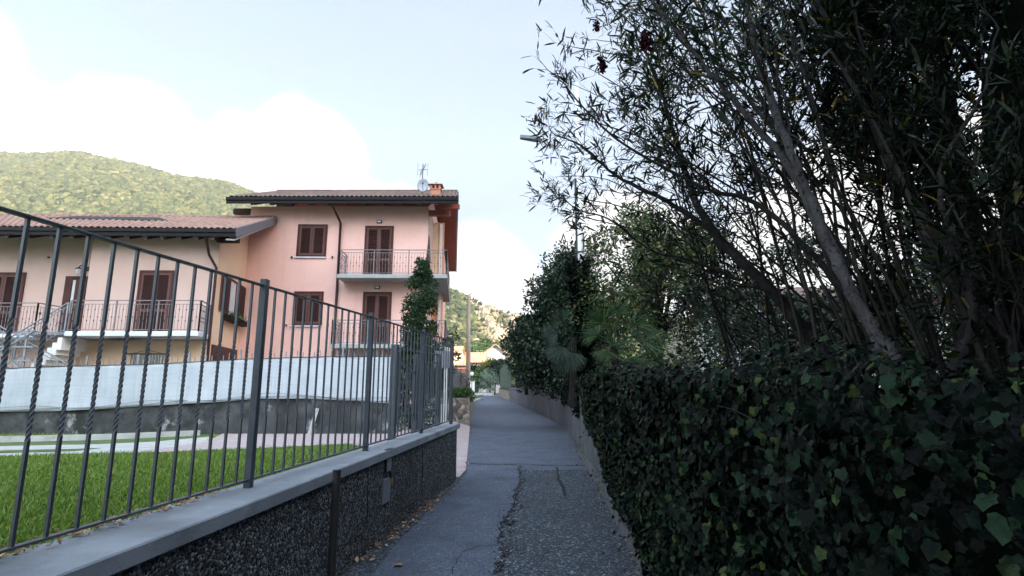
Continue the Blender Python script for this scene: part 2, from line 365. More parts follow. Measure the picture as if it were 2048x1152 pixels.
def leafmat(name, cols, rough=.45, trans=.25, spec=.5, mott=None):
    def fn(n, l, vout, col):
        nz = n.new('ShaderNodeTexNoise'); nz.inputs['Scale'].default_value = mott or 30; nz.inputs['Detail'].default_value = 4; l.new(vout, nz.inputs['Vector'])
        mr = n.new('ShaderNodeMapRange'); mr.inputs[1].default_value = .3; mr.inputs[2].default_value = .7; mr.inputs[3].default_value = .45; mr.inputs[4].default_value = 1.6; l.new(nz.outputs[0], mr.inputs[0])
        vs = n.new('ShaderNodeVectorMath'); vs.operation = 'SCALE'; l.new(col, vs.inputs[0]); l.new(mr.outputs[0], vs.inputs['Scale']); return vs.outputs[0]
    return mat(name, cols[0][1], rough=rough, spec=spec, trans=trans, island=cols, extra=fn, bump=.5, bscale=(mott or 30) * 1.2)
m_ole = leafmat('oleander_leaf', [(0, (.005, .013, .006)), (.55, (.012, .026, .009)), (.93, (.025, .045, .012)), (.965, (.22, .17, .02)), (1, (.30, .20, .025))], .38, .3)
m_oled = leafmat('oleander_leaf_shaded', [(0, (.003, .008, .004)), (.6, (.006, .014, .006)), (.955, (.013, .025, .008)), (.98, (.09, .07, .012)), (1, (.13, .09, .012))], .45, .2, .2)  # oleander leaf darkened: the shade is put into its colour
m_ivy = leafmat('ivy_leaf', [(0, (.0006, .0016, .0012)), (.6, (.0014, .0038, .0026)), (.78, (.006, .015, .009)), (.95, (.013, .030, .015)), (1, (.04, .055, .012))], .33, .03, .05)  # mostly near black, a few brighter: self-shade and glints put into leaf colour
m_ivy2 = leafmat('light_ivy_leaf', [(0, (.003, .009, .004)), (.5, (.007, .018, .007)), (1, (.018, .032, .009))], .4, .12, .1)
m_cam = leafmat('glossy_laurel_leaf', [(0, (.004, .013, .006)), (.6, (.010, .027, .012)), (.95, (.022, .05, .02)), (1, (.07, .05, .015))], .35, .12, .35)
m_leafy = leafmat('mixed_tree_leaf', [(0, (.03, .06, .02)), (.5, (.055, .095, .028)), (.85, (.09, .13, .035)), (.95, (.18, .14, .04)), (1, (.2, .09, .04))], .5, .3)
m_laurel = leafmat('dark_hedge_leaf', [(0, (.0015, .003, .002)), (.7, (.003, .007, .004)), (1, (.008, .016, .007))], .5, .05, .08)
m_cyp = leafmat('conifer_spray', [(0, (.010, .028, .012)), (.5, (.022, .052, .02)), (1, (.045, .09, .032))], .6, .2, .2)
m_palm = leafmat('palm_leaf', [(0, (.006, .018, .005)), (.6, (.015, .038, .009)), (1, (.04, .07, .016))], .45, .2, .15)
m_palmd = leafmat('dark_palm_leaf', [(0, (.003, .010, .005)), (.6, (.006, .017, .009)), (1, (.013, .03, .015))], .5, .1, .2)
m_bush = leafmat('shrub_leaf', [(0, (.03, .07, .02)), (.5, (.06, .12, .03)), (1, (.12, .19, .05))], .5, .3)
m_bushy = leafmat('yellow_shrub_leaf', [(0, (.08, .10, .02)), (.5, (.16, .17, .04)), (1, (.28, .22, .05))], .5, .3)
m_olive = leafmat('silvery_olive_leaf', [(0, (.10, .15, .11)), (1, (.22, .29, .22))], .5, .2)
m_core = mat('crown_shade', (.004, .006, .004), rough=1, spec=0)  # near-black colour standing in for the shade deep inside foliage
m_dead = mat('dead_leaf', (.2, .1, .04), rough=.8, island=[(0, (.10, .05, .025)), (.5, (.26, .13, .05)), (.9, (.42, .26, .12)), (1, (.5, .45, .38))])
m_flower = mat('withered_flower', (.03, .008, .01), rough=.9, spec=.05, island=[(0, (.010, .003, .005)), (.6, (.035, .007, .011)), (1, (.07, .016, .018))])
m_forest = mat('forest_canopy', (.06, .08, .02), rough=.95, spec=.1, island=[(0, (.010, .018, .012)), (.3, (.036, .05, .024)), (.7, (.07, .082, .036)), (.96, (.11, .11, .05)), (1, (.16, .14, .07))], bump=1, bscale=.8, extra=chain(overlay((.045, .058, .032), .022, .44, .6, strength=.65), overlay((.105, .10, .05), .05, .56, .7, strength=.4)))
m_hill = mat('hill_ground', (.02, .028, .014), (.035, .04, .02), scale=.05, rough=1)
m_rock = mat('rocky_slope', (.30, .23, .16), (.42, .32, .22), scale=.09, rough=.95, bump=1, bscale=.5, c3=(.20, .17, .12), extra=chain(overlay((.10, .11, .045), .06, .5, .62, strength=.85), overlay((.13, .115, .10), .16, .58, .7, strength=.7)))
m_ground = mat('far_ground', (.10, .11, .06), (.16, .15, .10), scale=.05, rough=1)
m_pole = mat('concrete_pole', (.30, .26, .21), (.42, .36, .29), scale=3, rough=.85, stretch=(1, 1, .15))
m_lamp = mat('lamp_pole_white', (.62, .64, .66), (.72, .74, .75), scale=4, rough=.5)
m_wire = mat('pale_cable', (.42, .44, .36), rough=.6)
m_green = mat('green_metal', (.04, .06, .04), rough=.6)
# ================================================================== SETTING
def wall_x(Y):      # alley side of the right-hand walls
    pts = [(-6, .70), (0, .95), (5, 1.2), (10, 1.5), (18, 1.9), (24, 1.85), (32, 1.4), (43, .6), (60, -.6), (79, -1.75), (95, -2.9)]
    return float(np.interp(Y, [p[0] for p in pts], [p[1] for p in pts]))
def road_l(Y):
    pts = [(-6, -2.9), (3, -1.9), (9.75, -1.2), (9.9, -.93), (10.7, -.88), (20.5, -1.55), (32, -2.3), (45, -3.1), (70, -5.1), (95, -7.3)]
    return float(np.interp(Y, [p[0] for p in pts], [p[1] for p in pts]))
def gterr(Y): return float(np.interp(Y, [-5, 4, 13, 40], [.86, .86, .30, .22]))
def structure(o): o['kind'] = 'structure'; return o
def sheet(name, poly, z, m, cuts=(), zf=None):
    bm = bmesh.new(); bm.faces.new([bm.verts.new((x, y, 0)) for x, y in poly])
    for c in cuts:
        bmesh.ops.bisect_plane(bm, geom=bm.verts[:] + bm.edges[:] + bm.faces[:], plane_co=(0, c, 0), plane_no=(0, 1, 0))
    for v in bm.verts: v.co.z = z + (zf(v.co.x, v.co.y) if zf else 0)
    bmesh.ops.recalc_face_normals(bm, faces=bm.faces[:])
    if bm.faces and sum(f.normal.z for f in bm.faces) < 0: bmesh.ops.reverse_faces(bm, faces=bm.faces[:])
    me = bpy.data.meshes.new(name); bm.to_mesh(me); bm.free()
    return structure(link(name, me, m))
structure(MB().grid(lambda a, b: ((a - .5) * 5000, -1200 + b * 3600, -.25), 10, 10).build('ground', m_ground))

Ys = [-6, 0, 3, 6, 9.75, 9.9, 10.7, 14, 17, 20.5, 26, 32, 38, 45, 52, 60, 70, 84]
road = structure(MB().grid(lambda a, b: (0, 0, 0), 1, 1).build('road', m_asph))
me = bpy.data.meshes.new('road')
Yn = [y for y in Ys if y <= 10.7] + [10.75]
vs = []; fs = []
for i, y in enumerate(Yn):
    vs += [(road_l(y), y, 0), (wall_x(y) + .1, y, 0)]
    if i: k = 2 * i; fs.append((k - 2, k - 1, k + 1, k))
me.from_pydata(vs, [], fs); me.materials.append(m_asph); road.data = me
# smoother asphalt beyond the transverse joint
me = bpy.data.meshes.new('far_road'); vs = []; fs = []
for i, y in enumerate([10.75] + [y for y in Ys if y > 10.7]):
    vs += [(road_l(y), y, .004), (wall_x(y) + .1, y, .004)]
    if i: k = 2 * i; fs.append((k - 2, k - 1, k + 1, k))
me.from_pydata(vs, [], fs); structure(link('far_road', me, m_asph2))
# smooth patch on the left with a ragged edge
r2 = random.Random(3)
def jag(pts, amp, step=.05):
    out = []
    for (a, b) in zip(pts[:-1], pts[1:]):
        a = Vector(a); b = Vector(b); n = max(1, int((b - a).length / step))
        for i in range(n):
            p = a.lerp(b, i / n); out.append(p + Vector((r2.uniform(-amp, amp), r2.uniform(-amp, amp) * .6)))
    out.append(Vector(pts[-1])); return out
def g2(u, v): p = atz(u, v, 0); return (p.x, p.y)
edge = [g2(1037, 932), g2(1043, 960), g2(1030, 985), g2(1028, 1010), g2(1012, 1035), g2(1002, 1060), g2(1001, 1095), g2(1003, 1112), g2(990, 1150), (-.22, 3.6), (-.3, 2.6), (-.25, 0)]
ej = jag(edge, .028)
edge_l = [(-1.35, 0), (-1.25, 3), g2(745, 1150), g2(800, 1080), g2(850, 1030), g2(890, 990), g2(925, 960), g2(940, 935)]
sheet('road_patch', [(p.x, p.y) for p in ej] + edge_l, .006, m_asph2)
def crack(pts, w, z=.011, amp=.02, parent=road):
    pj = jag(pts, amp, .06); b = MB()
    for i in range(len(pj) - 1):
        a, c = pj[i], pj[i + 1]; d = (c - a)
        if d.length < 1e-4: continue
        n = Vector((-d.y, d.x)).normalized() * w / 2 * r2.uniform(.3, 1.3)
        b.add([(a.x - n.x, a.y - n.y, z), (a.x + n.x, a.y + n.y, z), (c.x + n.x, c.y + n.y, z), (c.x - n.x, c.y - n.y, z)], [(0, 3, 2, 1)])
    return structure(b.build('crack', m_crack, parent))
crack([g2(940, 928), g2(1000, 930), g2(1040, 929), g2(1100, 932), g2(1172, 932)], .05)
crack(edge[:9], .032, .012, .035)
for _ in range(60):      # crumbled edge of the patch
    k = r2.randrange(8); p0 = Vector(edge[k]).lerp(Vector(edge[k + 1]), r2.random()) + Vector((abs(r2.gauss(0, .05)), r2.gauss(0, .03))); n = r2.randint(4, 6); s_ = r2.uniform(.012, .045)
    b = MB().add([(p0.x + s_ * cos(2 * pi * i / n) * r2.uniform(.5, 1), p0.y + s_ * 1.6 * sin(2 * pi * i / n) * r2.uniform(.5, 1), .0125 + .0002 * _) for i in range(n)], [tuple(range(n))]) if _ == 0 else b.add([(p0.x + s_ * cos(2 * pi * i / n) * r2.uniform(.5, 1), p0.y + s_ * 1.6 * sin(2 * pi * i / n) * r2.uniform(.5, 1), .0125 + .0001 * _) for i in range(n)], [tuple(range(n))])
structure(b.build('potholes', m_crack, road))
def lit():
    Y = r2.uniform(1.6, 3.9); return (FX(Y) - r2.uniform(.03, .2), Y, .90 + r2.random() * .01)
crack([g2(1001, 1092), g2(960, 1093), g2(925, 1105), g2(912, 1125), g2(905, 1150)], .008)
crack([g2(1113, 935), g2(1118, 960), g2(1127, 975), g2(1130, 993)], .035)
crack([g2(985, 938), g2(1010, 940), g2(1036, 947)], .008)
crack([g2(1003, 1015), g2(994, 1037)], .006); crack([g2(995, 946), g2(993, 957)], .006)
crack([g2(950, 884), g2(1060, 887), g2(1160, 886)], .012, .013)
crack([g2(951, 845), g2(1000, 842)], .02, .013)
crack([g2(1060, 1140), g2(1110, 1090), g2(1160, 1070)], .006)

# fallen leaves and grit at the foot of the wall
def scatter(n, fn, size, m, name, label=None):
    P = np.array([fn() for _ in range(n)]); A = rdir(n); A[:, 2] *= .25; Nn = rdir(n, 3)
    o = leaf_mesh(name, T_ovate(.3, .15), P, A, Nn, RG.uniform(size[0], size[1], n), m); o['kind'] = 'stuff'
    return props(o, label, 'dead leaves')
def lf():
    Y = r2.triangular(4.2, 9.4, 7.3); return (-1.62 + .1087 * (Y - 3.57) + abs(r2.gauss(.06, .07)), Y, .02 + r2.random() * .015)
scatter(230, lf, (.02, .07), m_dead, 'fallen_leaves', 'brown fallen leaves gathered along the foot of the pebbledash wall')
def lf3():
    Y = r2.uniform(3.5, 16); return (wall_x(Y) - abs(r2.gauss(.05, .12)), Y, .02 + r2.random() * .015)
scatter(160, lf3, (.02, .06), m_dead, 'fallen_leaves', 'brown leaf litter along the foot of the ivy wall')
def lf2():
    Y = r2.uniform(10.3, 12.3); return (road_l(Y) + r2.gauss(-.02, .05), Y, .03)
scatter(30, lf2, (.03, .06), m_dead, 'fallen_leaves', 'pale dry leaves at the corner of the red paving strip')
for (u, v, s, lab) in ((793, 1128, .075, 'single orange leaf lying on the asphalt near the bottom of the picture'), (846, 1046, .05, 'small orange leaf on the asphalt beside the leaf drift')):
    p = atz(u, v, .02)
    o = leaf_mesh('dead_leaf', T_ivy(), [p], [(.8, -.5, .1)], [(0, .1, 1)], [s], m_dead); props(o, lab, 'leaf')

# alley-side paving strip beyond the wall corner
pv = [(y, road_l(y)) for y in (9.9, 10.7, 14, 17, 20.5)]
def rampz(x, y): return .012 + max(0, min(1, (-1.25 - x) / 1.3)) * .4
b = MB()
for (y0, x0), (y1, x1) in zip(pv[:-1], pv[1:]):
    xs0 = [x0, -1.3 if x0 > -1.3 else x0 - .1, -2.0, -2.9]; xs1 = [x1, -1.3 if x1 > -1.3 else x1 - .1, -2.0, -2.9]
    for i in range(3):
        q = [(xs0[i + 1], y0), (xs0[i], y0), (xs1[i], y1), (xs1[i + 1], y1)]
        b.add([(x, y, rampz(x, y)) for x, y in q], [(0, 1, 2, 3)])
structure(b.build('side_pavement', m_paver))

# ---- the garden behind the fence
FX = lambda Y: -1.835 + .14 * (Y - 3.94)          # fence line
WX = lambda Y: -1.62 + .1087 * (Y - 3.57)         # alley face of the wall
CZ = lambda Y: .898 + .0075 * (Y - 3.94)          # top of the cap
CUT = (4, 6, 8, 10, 11.5, 13)
zf = lambda x, y: gterr(y)
sheet('lawn', [(-40, -5), (FX(-5) - .08, -5), (FX(9.7) - .08, 9.7), (-2.5, 10.3), (-2.6, 16.5), (-40, 16.5)], 0, m_lawn, CUT, zf)
def gt(u, v):
    d = ray(u, v); Y = 8.0
    for _ in range(60): Y = .5 * Y + .5 * ((gterr(Y) - EYE) / d.z * d.y)
    return (d.x / d.y * Y, Y)
sheet('driveway', [gt(250, 907), gt(330, 906), gt(405, 902), gt(560, 896), gt(690, 889), (-2.3, 9.6), (-2.5, 10.4), (-2.55, 16.4), gt(778, 861), gt(560, 865), gt(445, 868), gt(412, 884), gt(380, 890)], .012, m_paver, CUT, zf)
sheet('garden_path', [gt(-200, 912), gt(-200, 896), gt(0, 893), gt(200, 889), gt(330, 882), gt(420, 874), gt(412, 888), gt(375, 892), gt(330, 904), gt(250, 906), gt(0, 914)], .008, m_path, CUT, zf)
sheet('grass_strip', [gt(-200, 906), gt(0, 902.5), gt(150, 899), gt(205, 897), gt(150, 903.5), gt(0, 908), gt(-200, 912)], .014, m_lawn, CUT, zf)
# low kerb between the grass strip and the path
kb = MB(); k0 = [gt(-260, 889), gt(0, 885), gt(200, 880), gt(400, 871)]
for a, c in zip(k0[:-1], k0[1:]):
    d = (Vector(c) - Vector(a)).normalized(); n = Vector((-d.y, d.x)) * .09
    kb.hexa([(a[0], a[1], gterr(a[1])), (c[0], c[1], gterr(c[1])), (c[0] + n.x, c[1] + n.y, gterr(c[1])), (a[0] + n.x, a[1] + n.y, gterr(a[1])),
             (a[0], a[1], gterr(a[1]) + .13), (c[0], c[1], gterr(c[1]) + .13), (c[0] + n.x, c[1] + n.y, gterr(c[1]) + .13), (a[0] + n.x, a[1] + n.y, gterr(a[1]) + .13)])
structure(kb.build('kerb', m_path))
structure(MB().box(-60, -3.2, 16.5, 60, -.2, .24).build('yard', m_yard))
structure(MB().box(-60, -4.4, 60, 88, -.2, .1).build('meadow', m_lawn))
# soil bed behind the right-hand walls
b = MB()
for y0, y1 in zip(Ys[:-1], Ys[1:]):
    b.hexa([(wall_x(y0) + .12, y0, -.2), (40, y0, -.2), (40, y1, -.2), (wall_x(y1) + .12, y1, -.2), (wall_x(y0) + .12, y0, 1.12), (40, y0, 1.12), (40, y1, 1.12), (wall_x(y1) + .12, y1, 1.12)])
structure(b.build('garden_bed', m_soil))

# grass blades on the lawn (near part dense and fine, far part coarser)
def in_poly(x, y, poly):
    c = False; j = len(poly) - 1
    for i in range(len(poly)):
        xi, yi = poly[i]; xj, yj = poly[j]
        if (yi > y) != (yj > y) and x < (xj - xi) * (y - yi) / (yj - yi) + xi: c = not c
        j = i
    return c
hard = [[gt(250, 907), gt(330, 906), gt(405, 902), gt(560, 896), gt(690, 889), (-2.3, 9.6), (-2.55, 16.4), gt(778, 861), gt(445, 868), gt(412, 884), gt(380, 890)],
        [gt(-200, 912), gt(-200, 887), gt(0, 884), gt(200, 879), gt(330, 873), gt(420, 868), gt(412, 888), gt(375, 892), gt(330, 904), gt(250, 906), gt(0, 914)]]
pts = []; r3 = random.Random(5)
while len(pts) < 62000:
    Y = 1.5 + 13.4 * r3.random() ** 1.5; X = r3.uniform(-1.05 * Y - .6, FX(Y) - .06)
    if Y > 9.6 and X > -2.6: continue
    if Y > 6.5 and any(in_poly(X, Y, h) for h in hard): continue
    if Y > 8 and r3.random() < .25: continue
    pts.append((X, Y, gterr(Y)))
pts = np.array(pts); n = len(pts)
A = rdir(n); A[:, 2] = np.abs(A[:, 2]) * .8 + .55
size = RG.uniform(.024, .052, n) * (1 + .05 * pts[:, 1])
o = leaf_mesh('grass', (np.array([(-.09, 0, 0), (.09, 0, 0), (.06, .6, .03), (0, 1, .14), (-.06, .6, .03)]), [(0, 1, 2, 4), (4, 2, 3)]), pts, A, rdir(n), size, m_grass)
props(o, 'short green lawn grass behind the metal fence', 'grass', kind='stuff')
# weeds at the foot of the concrete wall on the right and moss
def weeds(n, fn, size, m, name, label):
    P = np.array([fn() for _ in range(n)]); A = rdir(n, .6); o = leaf_mesh(name, T_ovate(.3), P, A, rdir(n, 1), RG.uniform(*size, n), m)
    o['kind'] = 'stuff'; return props(o, label, 'weeds')
def wf():
    Y = r3.choice([r3.gauss(12.3, .3), r3.gauss(9, .5), r3.uniform(7, 18)]); return (wall_x(Y) - abs(r3.gauss(0, .04)), Y, abs(r3.gauss(0, .05)))
weeds(450, wf, (.02, .05), m_bush, 'weeds', 'small green weeds growing where the right-hand wall meets the asphalt')

# ================================================================== FRONT WALL + FENCE
rw = thing('pebbledash_wall', (WX(6), 6, 0), 'low dark pebbledash garden wall with a pale concrete cap under the metal fence', 'wall')
Y0, Y1 = -1.0, 9.67
b = MB(); b.prism([(WX(Y0), Y0), (WX(Y1), Y1), (WX(Y1) - .30, Y1 + .02), (WX(Y0) - .36, Y0)], -.2, lambda x, y: CZ(y) - .088); b.build('wall_face', m_pebble, rw)
# cap as a bevelled strip in lengths with thin joints
b = MB()
segs = [-1.0, 1.9, 4.9, 7.6, 9.78]
for s0, s1 in zip(segs[:-1], segs[1:]):
    e = .004
    c = [(WX(s0) + .035, s0 + e), (WX(s1) + .035, s1 - e), (FX(s1) - .13, s1 - e), (FX(s0) - .13, s0 + e)]
    b.prism(c, lambda x, y: CZ(y) - .09, lambda x, y: CZ(y))
b.build('wall_cap', m_conc, rw, bevel=.008)
wp = Plane((WX(0), 0), (WX(10), 10))     # alley face, outward = +x
wp.n = Vector((wp.r.y, -wp.r.x, 0))
def jline(u0, v0, u1, v1, w=.012):
    a0, z0 = wp.hit(u0, v0); a1, z1 = wp.hit(u1, v1)
    MB().bar(wp.P(a0, z0, .001), wp.P(a1, z1, .001), w, .006).build('joint_line', m_crack, rw)
jline(690, 949, 735, 938); jline(736, 940, 733, 1055); jline(733, 1058, 690, 1090); jline(805, 898, 845, 889); jline(845, 892, 843, 990); jline(843, 995, 806, 1018); jline(806, 1018, 804, 1042)
# two grey service plates
def plate(u0, v0, u1, v1, lab, rim):
    a0, zt = wp.hit(u0, v0); a1, _ = wp.hit(u1, v0); _, zb = wp.hit(u0, v1)
    t = thing('service_plate', wp.P(a0, zb, 0), lab, 'cover plate', 'grey plates on the pebbledash wall')
    MB().pbox(wp, a0, a1, zb, zt, .0, .02).build('plate', m_grey, t, bevel=.003)
    if rim:
        r = MB(); r.pbox(wp, a0 - .02, a1 + .02, zt + .001, zt + .02, -.005, .028); r.pbox(wp, a0 - .02, a0 - .001, zb, zt, -.005, .026); r.pbox(wp, a1 + .001, a1 + .02, zb, zt, -.005, .026); r.build('frame', m_black, t)
    return t, (a0, a1, zb, zt)
plate(771, 903, 781, 944, 'upper grey metal plate with a black rim cut into the wall cap', True)
t, (a0, a1, zb, zt) = plate(765, 960, 778, 1008, 'lower grey metal plate on the pebbledash wall with a dark lock notch', False)
MB().pbox(wp, a1 - .03, a1 + .05, zt - .02, zt + .06, .0, .035).build('lock', m_black, t, bevel=.006)
MB().pbox(wp, a1 + .005, a1 + .015, zt - .07, zt - .01, .0, .04).build('key_tab', m_dead, t)
# dark steel post standing on the road before the wall
px = at(674, 943, 4.45); t = thing('steel_post', (px.x, px.y, 0), 'rusty near-black round steel post standing before the pebbledash wall', 'post')
MB().tube([(px.x, px.y, -.05), (px.x, px.y, px.z)], .031, 14).build('pipe', m_dpipe, t, smooth=False)
MB().tube([(px.x, px.y, px.z + .001), (px.x, px.y, px.z + .012)], .034, 14).build('cap', m_dpipe, t)

fence = thing('metal_fence', (FX(5.94), 5.94, CZ(5.94)), 'grey-blue steel fence with half-twisted bars standing on the concrete wall cap', 'fence')
PY = [-.06, 1.94, 3.94, 5.94, 7.87, 9.55]
for y in PY:
    z = CZ(y); x = FX(y)
    MB().hexa([(x - .026, y - .026, z - .02), (x + .026, y - .026, z - .02), (x + .026, y + .026, z - .02), (x - .026, y + .026, z - .02), (x - .026, y - .026, z + 1.475), (x + .026, y - .026, z + 1.475), (x + .026, y + .026, z + 1.475), (x - .026, y + .026, z + 1.475)]).build('post', m_fence, fence, bevel=.004)
def rail(y0, y1, dz, w, h, name='rail'):
    MB().bar((FX(y0), y0, CZ(y0) + dz), (FX(y1), y1, CZ(y1) + dz), w, h).build(name, m_fence, fence, bevel=.003)
for y0, y1 in zip(PY[:-1], PY[1:]):
    rail(y0 + .028, y1 - .028, 1.425, .036, .014, 'top_rail'); rail(y0 + .028, y1 - .028, .055, .036, .012, 'bottom_rail')
def twisted_bar(H, z0, z1, w=.0145, turns=4.5):
    b = MB(); rings = []; n = 96
    zs = [0, z0] + [z0 + (z1 - z0) * i / n for i in range(1, n)] + [z1, H]
    for z in zs:
        a = 0 if z <= z0 else (2 * pi * turns if z >= z1 else 2 * pi * turns * (z - z0) / (z1 - z0))
        rings.append([(w * .7071 * cos(a + pi / 4 + k * pi / 2), w * .7071 * sin(a + pi / 4 + k * pi / 2), z) for k in range(4)])
    vs = [v for r in rings for v in r]; fs = []
    for i in range(len(rings) - 1):
        for k in range(4): fs.append((4 * i + k, 4 * i + (k + 1) % 4, 4 * i + 4 + (k + 1) % 4, 4 * i + 4 + k))
    b.add(vs, fs); return b
proto = twisted_bar(1.362, .42, .93).build('bar', m_fence)
proto.rotation_euler.z = -atan(.14)
first = True
for y0, y1 in zip(PY[:-1], PY[1:]):
    nb = 13 if y1 - y0 > 1.95 else (13 if y1 < 8 else 11)
    for i in range(1, nb + 1):
        y = y0 + (y1 - y0) * i / (nb + 1)
        o = proto if first else proto.copy()
        if not first: COL.objects.link(o)
        first = False
        o.parent = fence; o.location = (FX(y) - fence.location.x, y - fence.location.y, CZ(y) + .0595 - fence.location.z)

# driveway gate beyond the wall corner, two leaves and three posts
G = Plane((-2.28, 10.35), (-1.72, 13.6))
gate = thing('driveway_gate', (G.o.x, G.o.y, .4), 'grey steel gate with twisted bars and arched top rails behind the fence end', 'gate')
gs = [0, 1.1, 2.45]
gs = [G.hit(790, 700)[0], G.hit(834, 700)[0], G.hit(878, 700)[0]]
for s, h in zip(gs, (2.37, 2.25, 2.34)):
    MB().pbox(G, s - .06, s + .06, .35, h, -.06, .06).build('gate_post', m_fence, gate, bevel=.005)
gb = twisted_bar(1.35, .42, .93).build('bar', m_fence); fst = True
for s0, s1, arch in ((gs[0] + .09, gs[1] - .09, -.28), (gs[1] + .09, gs[2] - .09, .0)):
    leaf = MB()
    leaf.pbox(G, s0, s0 + .04, .88, 2.2, -.02, .02); leaf.pbox(G, s1 - .04, s1, .88, 2.2, -.02, .02)
    leaf.pbox(G, s0 + .041, s1 - .041, .98, 1.02, -.02, .02)
    nseg = 10
    for i in range(nseg):
        t0, t1 = i / nseg, (i + 1) / nseg
        za = 2.12 + arch * t0; zb_ = 2.12 + arch * t1
        leaf.bar(G.P(s0 + (s1 - s0) * t0, za, .0), G.P(s0 + (s1 - s0) * t1, zb_, .0), .04, .04)
    leaf.build('gate_leaf', m_fence, gate)
    n = max(3, int((s1 - s0) / .125))
    for i in range(1, n):
        o = gb if fst else gb.copy()
        if not fst: COL.objects.link(o)
        fst = False; t_ = i / n; p = G.P(s0 + (s1 - s0) * t_, .88)
        o.parent = gate; o.location = p - gate.location; o.scale = (1, 1, (1.24 + arch * t_) / 1.35)
MB().pbox(G, gs[0] + .061, gs[2] + .2, 2.30, 2.34, -.018, .018).build('top_rail', m_fence, gate)
s, z = G.hit(798, 771); MB().pbox(G, s - .05, s + .10, z - .07, z + .05, .05, .12).build('lock_box', m_black, gate, bevel=.01)
# white gate pier
p = at(890, 870, 14.6); t = thing('white_pier', (p.x, p.y, .3), 'slim white post behind the far end of the metal fence', 'post')
MB().box(p.x - .05, p.x + .05, p.y - .05, p.y + .05, .2, 2.6).build('shaft', m_path, t); MB().box(p.x - .3, p.x + .1, p.y - .08, p.y + .08, 2.05, 2.5).build('meter_box', m_greyfascia, t)

scatter(420, lit, (.015, .04), m_dead, 'leaf_litter', 'brown leaf litter caught behind the bottom rail of the metal fence')
# ================================================================== REAR WALL + WHITE SCREEN
RY = 15.0
def rx(u, Y=RY): return at(u, 800, Y).x
mt = [(-260, 752), (0, 738), (120, 733), (300, 729), (500, 718), (640, 714), (775, 713)]
mb_ = [(-260, 838), (0, 824), (130, 822), (300, 812), (450, 803), (520, 797), (640, 798), (775, 806)]
tz = lambda x: float(np.interp(x, [at(u, v, RY).x for u, v in mt], [at(u, v, RY).z for u, v in mt]))
bz = lambda x: float(np.interp(x, [at(u, v, RY).x for u, v in mb_], [at(u, v, RY).z for u, v in mb_]))
x0, x1 = rx(-260), rx(778)
t = thing('old_garden_wall', ((x0 + x1) / 2, RY, .28), 'low stained concrete wall patched with dark moss behind the lawn', 'wall')
def ow(a, b_): 
    x = x0 + (x1 - x0) * a
    return (x, RY + .05 + .012 * sin(x * 3.1) + .01 * sin(x * 7.7), .15 + (bz(x) + .05 - .15) * b_)
b = MB(); b.grid(ow, 90, 6); b.grid(lambda a, c: (x0 + (x1 - x0) * a, RY + .06 + .25 * c, bz(x0 + (x1 - x0) * a) + .05), 90, 1); b.box(x0, x1, RY + .31, RY + .33, .1, .9)
b.build('wall_body', m_oldwall, t)
# pink-ish stump of post leaning against it
pb = at(620, 866, RY - .12); MB_ = MB().bar((pb.x - .02, pb.y, gterr(15)), (pb.x + .12, RY - .02, .98), .12, .07)
o = MB_.build('leaning_board', m_path); props(o, 'pale worn board leaning against the stained wall', 'board')
t = thing('screen_fence', ((x0 + x1) / 2, RY, 1), 'white windbreak fabric stretched on a steel fence before the houses', 'fence')
def mf(a, c):
    x = x0 + (x1 - x0) * a; z = bz(x) + (tz(x) - bz(x)) * c
    return (x, RY - .03 + .012 * sin(x * 5.3) + .012 * sin(x * 1.7 + c * 3) * (1 - c) + .035 * sin(x * 2.3) * max(0, .25 - c) * 3, z + .004 * sin(x * 4.1))
b = MB(); b.grid(mf, 220, 14); o = b.build('fabric', m_mesh, t, smooth=True)
sm = o.modifiers.new('thick', 'SOLIDIFY'); sm.thickness = .004
def fold(dz, amp, ph):
    pts_ = []
    for i in range(121):
        x = x0 + (x1 - x0) * i / 120; pts_.append((x, RY - .06, bz(x) + dz + amp * sin(x * 1.9 + ph)))
    return pts_
MB().tube(fold(.05, .03, 0), .006, 4).build('cable', m_black, t); MB().tube(fold(.1, .045, 1.3), .005, 4).build('cable', m_black, t); MB().tube([(p[0], p[1] + .02, tz(p[0]) + .003) for p in fold(0, 0, 0)], .012, 4).build('top_cord', m_iron, t)
nsp = 90; pick = MB().tube([(0, 0, -.25), (0, 0, .17)], .011, 4).build('picket', m_galv); fst = True
for i in range(nsp):
    x = x0 + (x1 - x0) * (i + .5) / nsp
    if i % 9 == 0:
        MB().box(x - .02, x + .02, RY + .02, RY + .06, bz(x) + .1, tz(x) + .28).build('screen_post', m_galv, t); continue
    o = pick if fst else pick.copy()
    if not fst: COL.objects.link(o)
    fst = False; o.parent = t; o.location = Vector((x, RY + .03, tz(x) + .0 + .03 * sin(i * 2.7))) - t.location
# ================================================================== HOUSES
def tile_roof(name, P00, P10, P11, P01, m, parent, period=.2, row=.36, amp=.07):
    """P00-P10 is the eave, P01-P11 the ridge"""
    P00, P10, P11, P01 = map(Vector, (P00, P10, P11, P01))
    W = (P10 - P00).length; H = (P01 - P00).length
    nu = int(W / period) * 6; nv = max(2, int(H / row) * 2)
    rr = random.Random(4); jit = [[rr.uniform(-.008, .008) for _ in range(nv + 1)] for _ in range(nu // 6 + 2)]
    def fn(a, b):
        p = P00.lerp(P10, a).lerp(P01.lerp(P11, a), b)
        i = a * nu / 6; j = int(b * nv + .5)
        k = .0 if j % 2 == 0 else -.022
        return p + Vector((0, 0, amp * abs(cos(pi * i)) ** .7 + k + jit[int(i + .5)][j]))
    return MB().grid(fn, nu, nv).build(name, m, parent)
def slab(name, q, th, m, parent):      # q: 4 top corners, ccw
    q = [Vector(p) for p in q]; lo = [p - Vector((0, 0, th)) for p in q]
    return MB().hexa(lo + q).build(name, m, parent)
